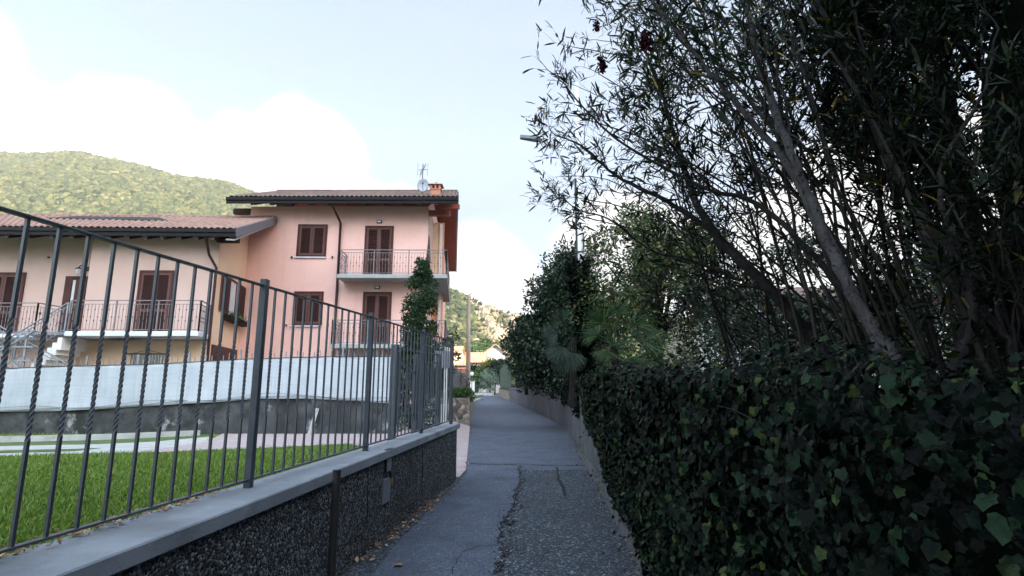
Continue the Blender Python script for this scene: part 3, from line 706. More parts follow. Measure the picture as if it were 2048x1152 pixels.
def shuttered(pl, root, a0, a1, z0, z1, name='window', sill=True, door=False, fr=.09):
    w = MB(); w.pbox(pl, a0, a1, z1 - fr, z1, -.03, .05); w.pbox(pl, a0, a0 + fr, z0, z1 - fr, -.03, .049); w.pbox(pl, a1 - fr, a1, z0, z1 - fr, -.03, .049)
    if not door: w.pbox(pl, a0 + fr, a1 - fr, z0, z0 + fr * .8, -.03, .049)
    f = w.build(name, m_brown, root, bevel=.004)
    mid = (a0 + a1) / 2; zb = z0 + (0 if door else fr * .8)
    for b0, b1 in ((a0 + fr + .004, mid - .006), (mid + .006, a1 - fr - .004)):
        s = MB(); st = .085
        s.pbox(pl, b0, b0 + st, zb, z1 - fr, .0, .035); s.pbox(pl, b1 - st, b1, zb, z1 - fr, .0, .035)
        s.pbox(pl, b0 + st, b1 - st, z1 - fr - .09, z1 - fr, .0, .034); s.pbox(pl, b0 + st, b1 - st, zb, zb + .1, .0, .034)
        if door: s.pbox(pl, b0 + st, b1 - st, zb + .85, zb + .95, .0, .034)
        sh = s.build('shutter', m_brownl, f)
        l = MB(); z = zb + .1
        while z < z1 - fr - .1:
            P = pl.P; l.add([P(b0 + st, z, .03), P(b1 - st, z, .03), P(b1 - st, z + .052, .004), P(b0 + st, z + .052, .004), P(b0 + st, z - .006, .026), P(b1 - st, z - .006, .026)], [(0, 1, 2, 3), (4, 5, 1, 0)]); z += .055
        l.pbox(pl, b0 + st, b1 - st, zb + .1, z1 - fr - .09, -.02, .0)
        l.build('louvres', m_louver, f)
    if sill: MB().pbox(pl, a0 - .06, a1 + .02, z0 - .055, z0 - .004, -.02, .09).build('sill', m_wslab, f)
    return f
def rectpx(pl, u0, v0, u1, v1, d=0):
    a0, z1 = pl.hit(u0, v0, d); a1, z1b = pl.hit(u1, v0, d); _, z0 = pl.hit((u0 + u1) / 2, v1, d); _, z1 = pl.hit((u0 + u1) / 2, v0, d)
    return a0, a1, z0, z1
def railing(pts, z0, h, name, parent, m=m_rail, sp=.125, posts=(), gap=0, knots=True, ring=False):
    """top rails, balusters with small diamond knots along a polyline; z0 may be a list for stairs"""
    pts = [Vector((p[0], p[1], 0)) for p in pts]; zz = z0 if isinstance(z0, (list, tuple)) else [z0] * len(pts)
    b = MB(); kn = MB(); cnt = 0
    for (p, q, za, zb_) in zip(pts[:-1], pts[1:], zz[:-1], zz[1:]):
        L_ = (q - p).length; up = Vector((0, 0, 1)); za_ = up * za; zq = up * zb_
        b.bar(p + za_ + up * h, q + zq + up * h, .045, .03); b.bar(p + za_ + up * (h - .13), q + zq + up * (h - .13), .03, .018); b.bar(p + za_ + up * .06, q + zq + up * .06, .03, .018)
        n = max(1, int(L_ / sp))
        for i in range(n + 1):
            t = i / n; c = p.lerp(q, t) + up * (za + (zb_ - za) * t)
            if i == 0 or i == n or (i * sp) % 1.5 < sp * .99 and i: b.bar(c + up * (-.02), c + up * h, .04)
            else:
                b.bar(c + up * .06, c + up * (h - .13), .013)
                if knots:
                    for hz in ((.28, .72) if i % 2 else (.5,)):
                        z = .06 + hz * (h - .2) + (.06 if i % 2 else 0); s_ = .026; cc = c + up * z
                        kn.add([cc + Vector((s_, 0, 0)), cc + Vector((0, s_, 0)), cc - Vector((s_, 0, 0)), cc - Vector((0, s_, 0)), cc + up * .045, cc - up * .045],
                               [(0, 1, 4), (1, 2, 4), (2, 3, 4), (3, 0, 4), (1, 0, 5), (2, 1, 5), (3, 2, 5), (0, 3, 5)])
            if ring and i % 6 == 3:
                cc = c + up * (h - .065); d = (q - p).normalized()
                b.tube([cc + d * .05 * cos(a) + up * .05 * sin(a) for a in [2 * pi * k / 10 for k in range(11)]], .008, 4, cap=False)
    o = b.build(name, m, parent)
    if kn.v: kn.build('railing_knots', m_iron, o)
    return o
def wall_lamp(pl, u, v, lab, parent=None):
    a, z = pl.hit(u, v); t = thing('wall_lamp', pl.P(a, z), lab, 'lamp', 'bulkhead lamps over the balcony doors')
    MB().pbox(pl, a - .12, a + .12, z - .075, z + .075, .0, .07).build('housing', m_iron, t, bevel=.02)
    MB().pbox(pl, a - .085, a + .085, z - .045, z + .045, .06, .10).build('diffuser', m_white, t, bevel=.02)

# ---------------------------------------------------------------- pink house
PF = Plane((-12.1, 24.0), (-3.9, 24.2)); R1 = Plane((-3.9, 24.2), (-4.1, 27.0)); R2 = Plane((-4.1, 27.0), (-3.5, 27.05)); R3 = Plane((-3.5, 27.05), (-4.7, 34.0))
ph = thing('pink_house', (-8, 24, .2), 'three-storey pink rendered house with brown shutters and two balconies', 'house')
ZT = 9.75
MB().prism([(-12.1, 24.0), (-3.9, 24.2), (-4.1, 27.0), (-4.25, 34.0), (-12.4, 34.0)], 0, lambda x, y: min(ZT + .42 * max(0, min(y - 24, 4.4)), 11.2 - (y - 34) * 0 if y < 30 else 9.3)).build('wall', m_pink, ph)
# stair-tower bay on the right side, set back
MB().prism([(-4.12, 27.0), (-3.5, 27.05), (-4.6, 33.8), (-4.9, 33.8)], 0, 9.9).build('side_wall', m_orange, ph)
MB().pbox(R2, .36, .50, 0, 9.8, .0, .09).build('corner_trim', m_white, ph)
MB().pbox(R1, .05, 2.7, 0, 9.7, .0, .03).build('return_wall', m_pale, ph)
MB().pbox(R2, .0, .35, 6.3, 9.8, .0, .03).build('bay_wall', m_ochre, ph)
# roof
nl, nr = at(455, 396, 23), at(915, 400, 23); nl.z = nr.z = 9.79
rl, rr_ = Vector((-13.05, 28.6, 12.13)), Vector((-3.02, 28.6, 12.13)); bl, br_ = Vector((-13.3, 35, 9.15)), Vector((-3.72, 35, 9.15))
rf = tile_roof('roof', nl + Vector((0, -.05, .05)), nr + Vector((0, -.05, .05)), rr_ + Vector((0, 0, .05)), rl + Vector((0, 0, .05)), m_tileg, ph, period=.21)
tile_roof('rear_tiles', br_ + Vector((0, 0, .05)), bl + Vector((0, 0, .05)), rl + Vector((0, 0, .05)), rr_ + Vector((0, 0, .05)), m_tileg, rf)
MB().tube([rl + Vector((0, 0, .08)), rr_ + Vector((0, 0, .08))], .09, 8).build('ridge_cap', m_tileg, rf)
d = Vector((0, 0, .02))
slab('roof_deck', [nl - d, nr - d, rr_ - d, rl - d], .14, m_eave, rf)
slab('soffit', [rl - d, rr_ - d, br_ - d, bl - d], .14, m_redwood, rf)
g = MB(); g.bar(nl + Vector((-.02, -.05, -.03)), nr + Vector((.02, -.05, -.03)), .12, .13); g.bar(nl + Vector((-.02, -.02, -.17)), nr + Vector((.02, -.02, -.17)), .06, .14); g.build('gutter', m_gutter, ph)
bb = MB(); bb.bar(nr + Vector((.03, 0, -.08)), rr_ + Vector((.03, 0, -.08)), .05, .26); bb.bar(rr_ + Vector((.03, 0, -.08)), br_ + Vector((.03, 0, -.08)), .05, .26); bb.build('bargeboard', m_eave, ph)
bb = MB(); bb.bar(nl + Vector((-.03, 0, -.08)), rl + Vector((-.03, 0, -.08)), .05, .26); bb.build('bargeboard', m_eave, ph)
for u in (507, 545, 582, 620, 657, 694, 730, 766, 802, 838, 872, 900):
    p = at(u, 413, 23.3); MB().bar((p.x, 23.18, 9.62), (p.x - .05, 25.2, 9.62 + .42 * 2), .12, .16).build('rafter', m_eave, ph)
    MB().box(p.x - .06, p.x + .06, 23.13, 23.17, 9.535, 9.69).build('rafter_end', m_greyfascia, ph)
for (y, z) in ((24.15, 9.7), (28.5, 11.5)):
    MB().box(-12.95, -12.05, y - .1, y + .1, z - .28, z - .02).build('purlin', m_eave, ph); MB().box(-3.95, -2.9, y + .1, y + .28, z - .30, z - .04).build('purlin', m_redwood, ph)
# openings
a0, a1, z0, z1 = rectpx(PF, 597, 449, 656, 514); shuttered(PF, ph, a0, a1, z0, z1)
a0, a1, z0, z1 = rectpx(PF, 589, 583, 648, 651); shuttered(PF, ph, a0, a1, z0, z1)
a0, a1, z0, z1 = rectpx(PF, 731, 452, 788, 548); shuttered(PF, ph, a0, a1, 6.36, z1, 'balcony_door', sill=False, door=True)
a0, a1, z0, z1 = rectpx(PF, 727, 584, 784, 690); shuttered(PF, ph, a0, a1, 3.32, z1, 'balcony_door', sill=False, door=True)
for k in range(4):
    a0, z = PF.hit(583 + 15.5 * k, 717); MB().pbox(PF, a0, a0 + .3, z - .06, z + .07, .0, .006).build('vent', m_black, ph)
wall_lamp(PF, 759, 444, 'small oval lamp above the top-floor balcony door'); wall_lamp(PF, 755, 575, 'small oval lamp above the lower balcony door')
for (u, v) in ((584, 515), (665, 515), (573, 651), (656, 651), (490, 537), (803, 0)):
    if v: a, z = PF.hit(u, v); MB().pbox(PF, a - .03, a + .03, z - .045, z + .045, .0, .08).build('shutter_catch', m_iron, ph)
# downspout
a, z = PF.hit(681, 440, .1); a2 = a
pp = [PF.P(a - .12, 9.62, .95), PF.P(a - .12, 9.45, .95), PF.P(a - .02, 9.15, .5), PF.P(a + .02, 8.95, .12), PF.P(a + .02, 7, .1), PF.P(a + .02, 3, .1), PF.P(a + .02, .3, .1)]
MB().tube(pp, .055, 8).build('downpipe', m_pipe, ph, smooth=True)
# balconies
def balcony(zs, full, nm):
    if full:
        poly = [(-7.62, 23.0), (-2.82, 23.08), (-3.5, 30.0), (-4.25, 30.0), (-4.08, 27.0), (-3.88, 24.19), (-7.66, 24.1)]
    else: poly = [(-7.75, 23.0), (-2.82, 23.08), (-3.5, 30.0), (-4.25, 30.0), (-4.08, 27.0), (-3.88, 24.19), (-7.8, 24.1)]
    b_ = MB().prism(poly, zs - .17, zs).build('balcony_slab', m_bslab, ph, bevel=.01)
    x0_ = poly[0][0] + .05
    railing([(x0_, 24.05), (x0_, 23.06), (-2.88, 23.13), (-3.5, 29.6)], zs, 1.1 if full else 1.03, 'railing', ph)
balcony(6.35, True, ''); balcony(3.31, False, '')
a, z = PF.hit(701, 542, .5)
t = thing('flower_pot', PF.P(a, 6.36, .6), 'tiny white pot standing on the upper balcony of the pink house', 'pot'); c = PF.P(a, 6.36, .6)
MB().tube([c, c + Vector((0, 0, .12)), c + Vector((0, 0, .2))], [.05, .08, .09], 8).build('pot', m_white, t)
p = PF.hit(694, 676, .5); c = PF.P(p[0], 3.32, .6); t = thing('flower_pot', c, 'tiny white pot standing on the lower balcony of the pink house', 'pot')
MB().tube([c, c + Vector((0, 0, .12)), c + Vector((0, 0, .22))], [.06, .09, .1], 8).build('pot', m_white, t)
# closed parasol on the upper balcony
c = Vector((-3.75, 23.6, 6.36)); t = thing('folded_parasol', c, 'closed brown parasol standing on the upper balcony corner', 'parasol')
MB().tube([c, c + Vector((0, 0, 1.9))], .02, 6).build('pole', m_rail, t); MB().tube([c + Vector((0, 0, .4)), c + Vector((0, 0, .7)), c + Vector((0, 0, 1.1)), c + Vector((0, 0, 1.88))], [.05, .10, .08, .02], 8).build('canopy', m_pipe, t)
# chimney
ch = MB(); c = at(872, 390, 24.6); c.z = 10.3; cx, cy = c.x, c.y
b = MB().box(cx - .23, cx + .23, cy - .23, cy + .23, 10.2, 10.74).build('chimney', m_brick, ph)
b2 = MB().box(cx - .27, cx + .27, cy - .27, cy + .27, 10.741, 10.78)
for sx in (-1, 1):
    for sy in (-1, 1): b2.box(cx + sx * .2 - .05, cx + sx * .2 + .05, cy + sy * .2 - .05, cy + sy * .2 + .05, 10.78, 10.94)
b2.box(cx - .04, cx + .04, cy - .25, cy - .17, 10.78, 10.94); b2.box(cx - .26, cx + .26, cy - .26, cy + .26, 10.941, 10.97)
b2.build('chimney_pot', m_brick, b)
cp = MB().add([(cx - .34, cy - .34, 10.97), (cx + .34, cy - .34, 10.97), (cx + .34, cy + .34, 10.97), (cx - .34, cy + .34, 10.97), (cx, cy, 11.13)], [(0, 3, 2, 1), (0, 1, 4), (1, 2, 4), (2, 3, 4), (3, 0, 4)])
cp.sphere((cx, cy, 11.14), .06, 8, 5); cp.build('chimney_cap', m_tileo, b)
# aerial and dish
c = at(844, 395, 24.8); bz_ = 10.3; t = thing('tv_antenna', (c.x, c.y, bz_), 'thin TV aerial mast on the roof beside the chimney', 'antenna')
top = at(847, 328, 24.8).z; MB().tube([(c.x, c.y, bz_ - .2), (c.x, c.y, top)], .022, 6).build('mast', m_iron, t)
a_ = MB(); zt = at(844, 340, 24.8).z
a_.bar((c.x - .22, c.y + .5, zt - .05), (c.x + .22, c.y - .5, zt + .06), .02); a_.bar((c.x - .2, c.y, zt + .0), (c.x + .2, c.y, zt + .02), .02)
for i in range(7):
    q = Vector((c.x - .22, c.y + .5, zt - .05)).lerp(Vector((c.x + .22, c.y - .5, zt + .06)), i / 6); a_.bar(q - Vector((0, 0, .2 - .015 * i)), q + Vector((0, 0, .2 - .015 * i)), .01)
for sx in (-.24, .24):
    a_.bar((c.x + sx, c.y, zt - .3), (c.x + sx, c.y, zt + .34), .014)
a_.build('elements', m_iron, t)
c2_ = at(847, 373, 24.6); t = thing('satellite_dish', c2_, 'round pale grey satellite dish on the aerial mast', 'satellite dish')
R = .30
def dsh(a, b_):
    th = 2 * pi * a; r = R * b_; x = r * cos(th) * .82; z = r * sin(th) * 1.08; y = -.10 * (1 - b_ * b_) + .1
    return (c2_.x + x, c2_.y - .12 - .25 * (-y) , c2_.z + z)
o = MB().grid(lambda a, b_: (c2_.x + R * b_ * cos(2 * pi * a) * .85, c2_.y - .15 + .10 * (1 - b_ * b_), c2_.z + R * b_ * sin(2 * pi * a) * 1.08), 28, 5).build('reflector', m_dish, t, smooth=True)
sm = o.modifiers.new('thick', 'SOLIDIFY'); sm.thickness = .012
MB().tube([(c2_.x + R * cos(a) * .85, c2_.y - .15, c2_.z + R * sin(a) * 1.08) for a in [2 * pi * k / 28 for k in range(29)]], .012, 4, cap=False).build('rim', m_iron, t)
k_ = MB(); k_.bar((c2_.x, c2_.y - .1, c2_.z - .3), (c2_.x + .05, c2_.y - .5, c2_.z - .06), .02); k_.sphere((c2_.x + .05, c2_.y - .5, c2_.z - .03), .045, 8, 5); k_.build('feed_arm', m_iron, t)

# ---------------------------------------------------------------- left house
LF = Plane((-15.95, 19.93), (-11.2, 20.0)); LB = Plane((-30, 20.4), (-15.95, 20.6)); LS = Plane((-11.2, 20.0), (-12.1, 24.0))
lh = thing('peach_house', (-16, 20, .2), 'low pale pink house with a long reddish tiled roof and iron balcony', 'house')
MB().prism([(-15.95, 19.93), (-11.2, 20.0), (-12.09, 23.99), (-15.95, 24.2)], 0, 7.4).build('wall', m_pale, lh)
MB().prism([(-30, 20.4), (-15.96, 20.6), (-15.96, 24.2), (-30, 24.2)], 0, 7.6).build('set_back_wall', m_pale, lh)
a0, z0 = LS.hit(440, 690); 
MB().hexa([LS.P(.03, 0, .03), LS.P(4.08, 0, .03), LS.P(4.08, 0, 0), LS.P(.03, 0, 0), LS.P(.03, 7.05, .03), LS.P(4.08, 8.75, .03), LS.P(4.08, 8.75, 0), LS.P(.03, 7.05, 0)]).build('side_wall', m_ochre, lh)
MB().pbox(LF, .0, 4.72, 0, 3.2, .0, .012).build('ground_floor_wall', m_ochre, lh)
# roof
nl = at(-420, 452, 19.1); nr = at(473, 461, 19.1); rl = at(-420, 428, 24.6); rr_ = at(551, 438, 24.0); nl.z = 7.32
sl_ = (rr_.z - nr.z) / (24 - 19.1)
bl = rl + Vector((0, 5, -2)); br_ = rr_ + Vector((-.4, 5, -2))
u5 = Vector((0, 0, .05))
rf = tile_roof('roof', nl + u5, nr + u5, rr_ + u5, rl + u5, m_tiler, lh, period=.23, row=.38)
slab('roof_deck', [nl - d, nr - d, rr_ - d, rl - d], .14, m_eave, rf); slab('rear_roof', [rl + u5, rr_ + u5, br_, bl], .14, m_tiler, rf)
MB().tube([rl + Vector((0, 0, .07)), rr_ + Vector((0, 0, .07))], .09, 8).build('ridge_cap', m_tiler, rf)
# dark strip laid on the roof tiles
def onroof(u, v):
    n_ = (rr_ - nr).cross(nl - nr); dr = ray(u, v); o_ = Vector((0, 0, EYE)); t_ = (nr - o_).dot(n_) / dr.dot(n_); return o_ + dr * t_
q = [onroof(92, 441), onroof(335, 446), onroof(318, 440), onroof(150, 437)]
MB().hexa([p + Vector((0, 0, .03)) for p in q] + [p + Vector((0, 0, .12)) for p in q]).build('dark_roof_strip', m_gutter, rf)
g = MB(); g.bar(nl + Vector((0, -.05, -.03)), nr + Vector((.02, -.05, -.03)), .12, .13); g.bar(nl + Vector((0, -.02, -.17)), nr + Vector((.0, -.02, -.17)), .06, .13); g.build('gutter', m_gutter, lh)
MB().bar(nr + Vector((.05, -.08, -.10)), rr_ + Vector((.05, -.02, -.10)), .06, .34).build('bargeboard', m_greyfascia, lh)
MB().bar(nr + Vector((-.25, .1, -.32)), rr_ + Vector((-.25, -.1, -.32)), .3, .05).build('verge_soffit', m_white, lh)
for u in (-80, -35, 20, 62, 110, 150, 187, 223, 261, 296, 330, 364, 398, 430):
    p = at(u, 466, 19.35); zc = nl.z + (nr.z - nl.z) * ((p.x - nl.x) / (nr.x - nl.x)) - .24
    MB().bar((p.x, 19.28, zc), (p.x - .05, 21, zc + .4 * 1.7), .12, .15).build('rafter', m_eave, lh); MB().box(p.x - .06, p.x + .06, 19.23, 19.27, zc - .075, zc + .065).build('rafter_end', m_greyfascia, lh)
MB().box(-11.25, -10.45, 19.9, 20.1, 6.95, 7.15).build('purlin', m_eave, lh)
# openings
a0, a1, z0, z1 = rectpx(LF, 281, 541, 350, 655); shuttered(LF, lh, a0, a1, 3.44, z1, 'balcony_door', sill=False, door=True)
a0, a1, z0, z1 = rectpx(LB, -30, 545, 54, 668); shuttered(LB, lh, a0, a1, 3.44, z1, 'balcony_door', sill=False, door=True)
a0, a1, z0, z1 = rectpx(LB, 134, 553, 184, 660)
f = MB(); f.pbox(LB, a0, a1, z1 - .07, z1, .0, .06); f.pbox(LB, a0, a0 + .28, 3.44, z1 - .07, .0, .058); f.pbox(LB, a1 - .07, a1, 3.44, z1 - .07, .0, .058)
fo = f.build('front_door', m_brown, lh)
dd = MB(); dd.pbox(LB, a0 + .28, a1 - .07, 3.44, z1 - .07, .0, .03)
for zz_ in (.15, .75, 1.35):
    dd.pbox(LB, a0 + .52, a1 - .13, 3.44 + zz_, 3.44 + zz_ + .45, .03, .05)
dd.build('door_leaf', m_brown, fo); MB().pbox(LB, a0 + .30, a0 + .40, 4.3, z1 - .15, .03, .045).build('door_glass', m_curtain, fo)
# wall lantern
a, z = LB.hit(168, 540); c = LB.P(a, z, .25); t = thing('wall_lantern', LB.P(a, z), 'ornate black iron lantern on the wall above the front door', 'lantern')
l_ = MB(); l_.tube([LB.P(a + .12, z + .05, .0), LB.P(a + .1, z + .2, .1), LB.P(a, z + .12, .22), c + Vector((0, 0, .05))], .02, 5); l_.pbox(LB, a + .05, a + .19, z - .05, z + .12, 0, .04)
l_.build('bracket', m_iron, t); MB().tube([c + Vector((0, 0, .06)), c + Vector((0, 0, .0)), c + Vector((0, 0, -.02))], [.02, .13, .11], 6).build('hood', m_iron, t); MB().tube([c + Vector((0, 0, -.02)), c + Vector((0, 0, -.2))], [.095, .06], 6).build('glass', m_curtain, t)
# ground-floor window with iron grille under the balcony
a0, a1, z0, z1 = rectpx(LF, 265, 709, 328, 760)
gw = MB().pbox(LF, a0, a1, z0, z1, .0, .02).build('grille_window', m_glass, lh)
gr = MB(); gr.pbox(LF, a0 - .22, a1 + .18, z1 + .0, z1 + .04, .06, .09)
for i in range(11): a = a0 + (a1 - a0) * i / 10; gr.pbox(LF, a - .008, a + .008, z0, z1, .05, .066)
cc = (a0 + a1) / 2; gr.bar(LF.P(cc - .5, z1 + .04, .07), LF.P(cc, z1 + .16, .07), .015); gr.bar(LF.P(cc + .5, z1 + .04, .07), LF.P(cc, z1 + .16, .07), .015); gr.pbox(LF, cc - .05, cc + .05, z1 + .04, z1 + .22, .06, .08)
gr.build('iron_grille', m_iron, gw)
for (u, v) in ((81, 627), (98, 515)):
    a, z = LB.hit(u, v); MB().pbox(LB, a - .03, a + .03, z - .03, z + .03, 0, .05).build('wall_hook', m_iron, lh)
# side wall: open shutters with a curtained window, flower box, brown garage door
def sp(u, v, d_=0): return LS.hit(u, v, d_)
a0, zt0 = sp(457, 560); a1, zt1 = sp(471, 565); zb0 = sp(457, 632)[1]
wz1, wz0 = 5.75, 4.35
zt = sp(460, 557)[1]; zb = sp(460, 632)[1]
w_ = MB(); w_.pbox(LS, a0 - .05, a1 + .05, zt - .07, zt, .03, .08); w_.pbox(LS, a0 - .05, a0, zb, zt - .07, .03, .079); w_.pbox(LS, a1, a1 + .05, zb, zt - .07, .03, .079)
wo = w_.build('window', m_brown, lh); MB().pbox(LS, a0, a1, zb, zt - .07, .031, .045).build('curtain', m_curtain, wo)
zl = zt; 
for (ua, ub) in ((436, 455), (473, 487)):
    b0, _ = sp(ua, 600); b1, _ = sp(ub, 600); s = MB(); s.pbox(LS, b0, b1, zb, zt, .05, .085); so_ = s.build('shutter', m_brownl, wo)
    l = MB(); z = zb + .08
    while z < zt - .1: l.pbox(LS, b0 + .07, b1 - .07, z, z + .03, .085, .10); z += .05
    l.build('louvres', m_brown, wo)
fa0, _ = sp(441, 640); fa1, _ = sp(479, 640); fz = zb - .08
t = thing('flower_box', LS.P((fa0 + fa1) / 2, fz - .2, .2), 'wooden flower box with trailing green plants under the side window', 'flower box')
MB().pbox(LS, fa0, fa1, fz - .22, fz, .09, .33).build('box', m_bark_d, t)
n = 260; s_ = RG.uniform(fa0 + .2, fa1 - .1, n); P = np.array([LS.P(s_[i], fz + abs(RG.normal(0, .12)) - .05, .22 + RG.normal(0, .09)) for i in range(n)])
leaf_mesh('plants', T_ovate(.35), P, rdir(n, .3), rdir(n), RG.uniform(.06, .12, n), m_bush, t)
ga0, gz0 = sp(421, 690); ga1, _ = sp(472, 690); gz = sp(440, 693)[1]
gd = MB().pbox(LS, max(.05, ga0), ga1, .25, gz, .03, .08).build('garage_door', m_brown, lh)
# downpipe at the corner
c0 = at(413, 463, 19.2); pp = [c0 + Vector((0, 0, .0)), c0 + Vector((0, 0, -.25)), Vector((-11.35, 19.7, 6.4)), Vector((-11.16, 19.93, 5.95)), Vector((-11.16, 19.93, 3)), Vector((-11.16, 19.93, .3))]
MB().tube(pp, .05, 8).build('downpipe', m_pipe, lh, smooth=True)
# balcony
zs = 3.43
xl, xr = at(128, 668, 18.6).x, at(396, 668, 18.6).x
MB().prism([(xl, 18.6), (xr, 18.62), (-11.22, 19.99), (-15.9, 19.93), (-15.95, 20.6), (xl, 20.5)], zs - .17, zs).build('balcony_slab', m_wslab, lh, bevel=.01)
railing([(xl + .05, 18.66), (xr - .05, 18.68), (-11.25, 19.95)], zs, 1.08, 'railing', lh, sp=.12)
xa, xb = at(-330, 668, 19.2).x, at(66, 668, 19.2).x
MB().prism([(xa, 19.2), (xb, 19.2), (xb, 20.5), (xa, 20.4)], zs - .17, zs).build('balcony_slab', m_wslab, lh, bevel=.01)
railing([(xa, 19.26), (xb - .03, 19.26), (xb - .03, 20.4)], zs, 1.08, 'railing', lh, sp=.12)
# external stair: landing between the balconies, two flights crossing in front
st = thing('outside_staircase', (xb, 18, .2), 'galvanised outside staircase with a white stepped flank up to the balcony', 'staircase')
MB().box(xb + .02, xl - .02, 18.7, 20.4, zs - .12, zs - .02).build('landing', m_galv, st)
def flight(xt, zt_, xb_, zb_, y0_, y1_, m, nst, stringer):
    b = MB(); 
    for i in range(nst):
        t0 = i / nst; x_a = xt + (xb_ - xt) * t0; x_b = xt + (xb_ - xt) * (i + 1) / nst; z = zt_ + (zb_ - zt_) * (i + 1) / nst
        b.box(min(x_a, x_b), max(x_a, x_b), y0_ + .05, y1_ - .05, z - .035, z)
    b.build('tread', m_galv, st)
    for y in (y0_, y1_ - .04):
        s = MB(); q = [(xt, zt_), (xb_, zb_), (xb_, zb_ - .28), (xt, zt_ - .28)]
        s.add([(x, yy, z) for yy in (y, y + .04) for x, z in q], [(0, 1, 2, 3), (7, 6, 5, 4), (0, 4, 5, 1), (1, 5, 6, 2), (2, 6, 7, 3), (3, 7, 4, 0)])
        s.build('stringer', stringer, st)
    return b
wf_ = MB(); xt, zt_ = at(128, 680, 18.7).x, 3.3; xb2, zb2 = at(20, 680, 18.7).x, 1.2; n = 12
for i in range(n):
    x_a = xt + (xb2 - xt) * i / n; x_b = xt + (xb2 - xt) * (i + 1) / n; z = zt_ + (zb2 - zt_) * (i + .5) / n
    wf_.box(x_b, x_a - .002, 18.62, 19.7, z - .42, z)
wf_.build('stepped_flank', m_white, st)
railing([(xl, 18.6), (at(-30, 660, 18.6).x, 18.6)], [3.43, 1.6], 1.0, 'stair_railing', st, m_galv, sp=.14, ring=True)
railing([(at(-40, 640, 18.4).x, 18.4), (at(175, 735, 18.4).x, 18.4)], [3.0, 1.0], .95, 'stair_railing', st, m_galv, sp=.4, knots=False)
flight(at(-60, 660, 18.2).x, 3.0, at(150, 740, 18.2).x, .8, 17.7, 18.35, m_galv, 12, m_galv)
fr = MB()
for z in (3.3, 2.85, 2.4, 1.95): fr.bar((at(-60, 700, 18.0).x, 18.0, z), (at(62 + (3.3 - z) * 6, 700, 18.0).x, 18.0, z), .05, .05)
for u in (48, 10, -40): x = at(u, 700, 18.0).x; fr.bar((x, 18.05, .2), (x, 18.05, 3.4), .06)
fr.bar((at(-60, 700, 18.0).x, 17.95, 2.0), (at(66, 700, 18.0).x, 17.95, 3.4), .04); fr.bar((at(-60, 700, 18.0).x, 17.9, 3.3), (at(66, 700, 18.0).x, 17.9, 2.0), .04)
fr.build('steel_frame', m_galv, st)
# ================================================================== RIGHT SIDE: walls, ivy, trees
gw_ = thing('concrete_garden_wall', (1.5, 9, 0), 'old grey concrete wall on the right half covered with ivy', 'wall')
b = MB(); Yw = [-6, -3, 0, 3, 5, 7.5, 10, 13.8]
for y0, y1 in zip(Yw[:-1], Yw[1:]):
    b.hexa([(wall_x(y0), y0, -.1), (wall_x(y0) + .25, y0, -.1), (wall_x(y1) + .25, y1, -.1), (wall_x(y1), y1, -.1), (wall_x(y0), y0, 1.36), (wall_x(y0) + .25, y0, 1.36), (wall_x(y1) + .25, y1, 1.36), (wall_x(y1), y1, 1.36)])
b.build('wall_body', m_concwall, gw_)
b = MB()
for y0, y1 in zip(Yw[:-1], Yw[1:]): b.hexa([(wall_x(y0) - .10, y0, -.05), (wall_x(y0) - .002, y0, -.05), (wall_x(y1) - .002, y1, -.05), (wall_x(y1) - .10, y1, -.05), (wall_x(y0) - .06, y0, .06), (wall_x(y0) - .002, y0, .1), (wall_x(y1) - .002, y1, .1), (wall_x(y1) - .06, y1, .06)])
b.build('wall_foot', m_concwall, gw_)
bw = thing('block_garden_wall', (1.4, 30, 0), 'long low grey block wall curving along the right edge of the lane', 'wall')
b = MB(); Yw = [13.82, 16, 18, 20.5, 24, 28, 32, 38, 43, 50, 56]
for i, (y0, y1) in enumerate(zip(Yw[:-1], Yw[1:])):
    o_ = .06
    b.hexa([(wall_x(y0) + o_, y0, -.1), (wall_x(y0) + .3, y0, -.1), (wall_x(y1) + .3, y1, -.1), (wall_x(y1) + o_, y1, -.1), (wall_x(y0) + o_, y0, 1.25), (wall_x(y0) + .3, y0, 1.25), (wall_x(y1) + .3, y1, 1.25), (wall_x(y1) + o_, y1, 1.25)])
b.build('wall_body', m_block, bw)
b = MB()
for y0, y1 in zip(Yw[:-1], Yw[1:]): b.hexa([(wall_x(y0) + .03, y0, 1.251), (wall_x(y0) + .34, y0, 1.251), (wall_x(y1) + .34, y1, 1.251), (wall_x(y1) + .03, y1, 1.251), (wall_x(y0) + .03, y0, 1.32), (wall_x(y0) + .34, y0, 1.32), (wall_x(y1) + .34, y1, 1.32), (wall_x(y1) + .03, y1, 1.32)])
b.build('wall_coping', m_block, bw)
rwl = thing('rubble_wall', (wall_x(60), 66, 0), 'rough stone wall at the far right bend of the lane', 'wall'); b = MB()
for y0, y1 in zip([56.05, 64, 72], [64, 72, 81]): b.hexa([(wall_x(y0) + .02, y0, -.1), (wall_x(y0) + .4, y0, -.1), (wall_x(y1) + .4, y1, -.1), (wall_x(y1) + .02, y1, -.1), (wall_x(y0) + .02, y0, 1.0), (wall_x(y0) + .4, y0, 1.0), (wall_x(y1) + .4, y1, 1.0), (wall_x(y1) + .02, y1, 1.0)])
b.build('wall_body', m_stone, rwl)

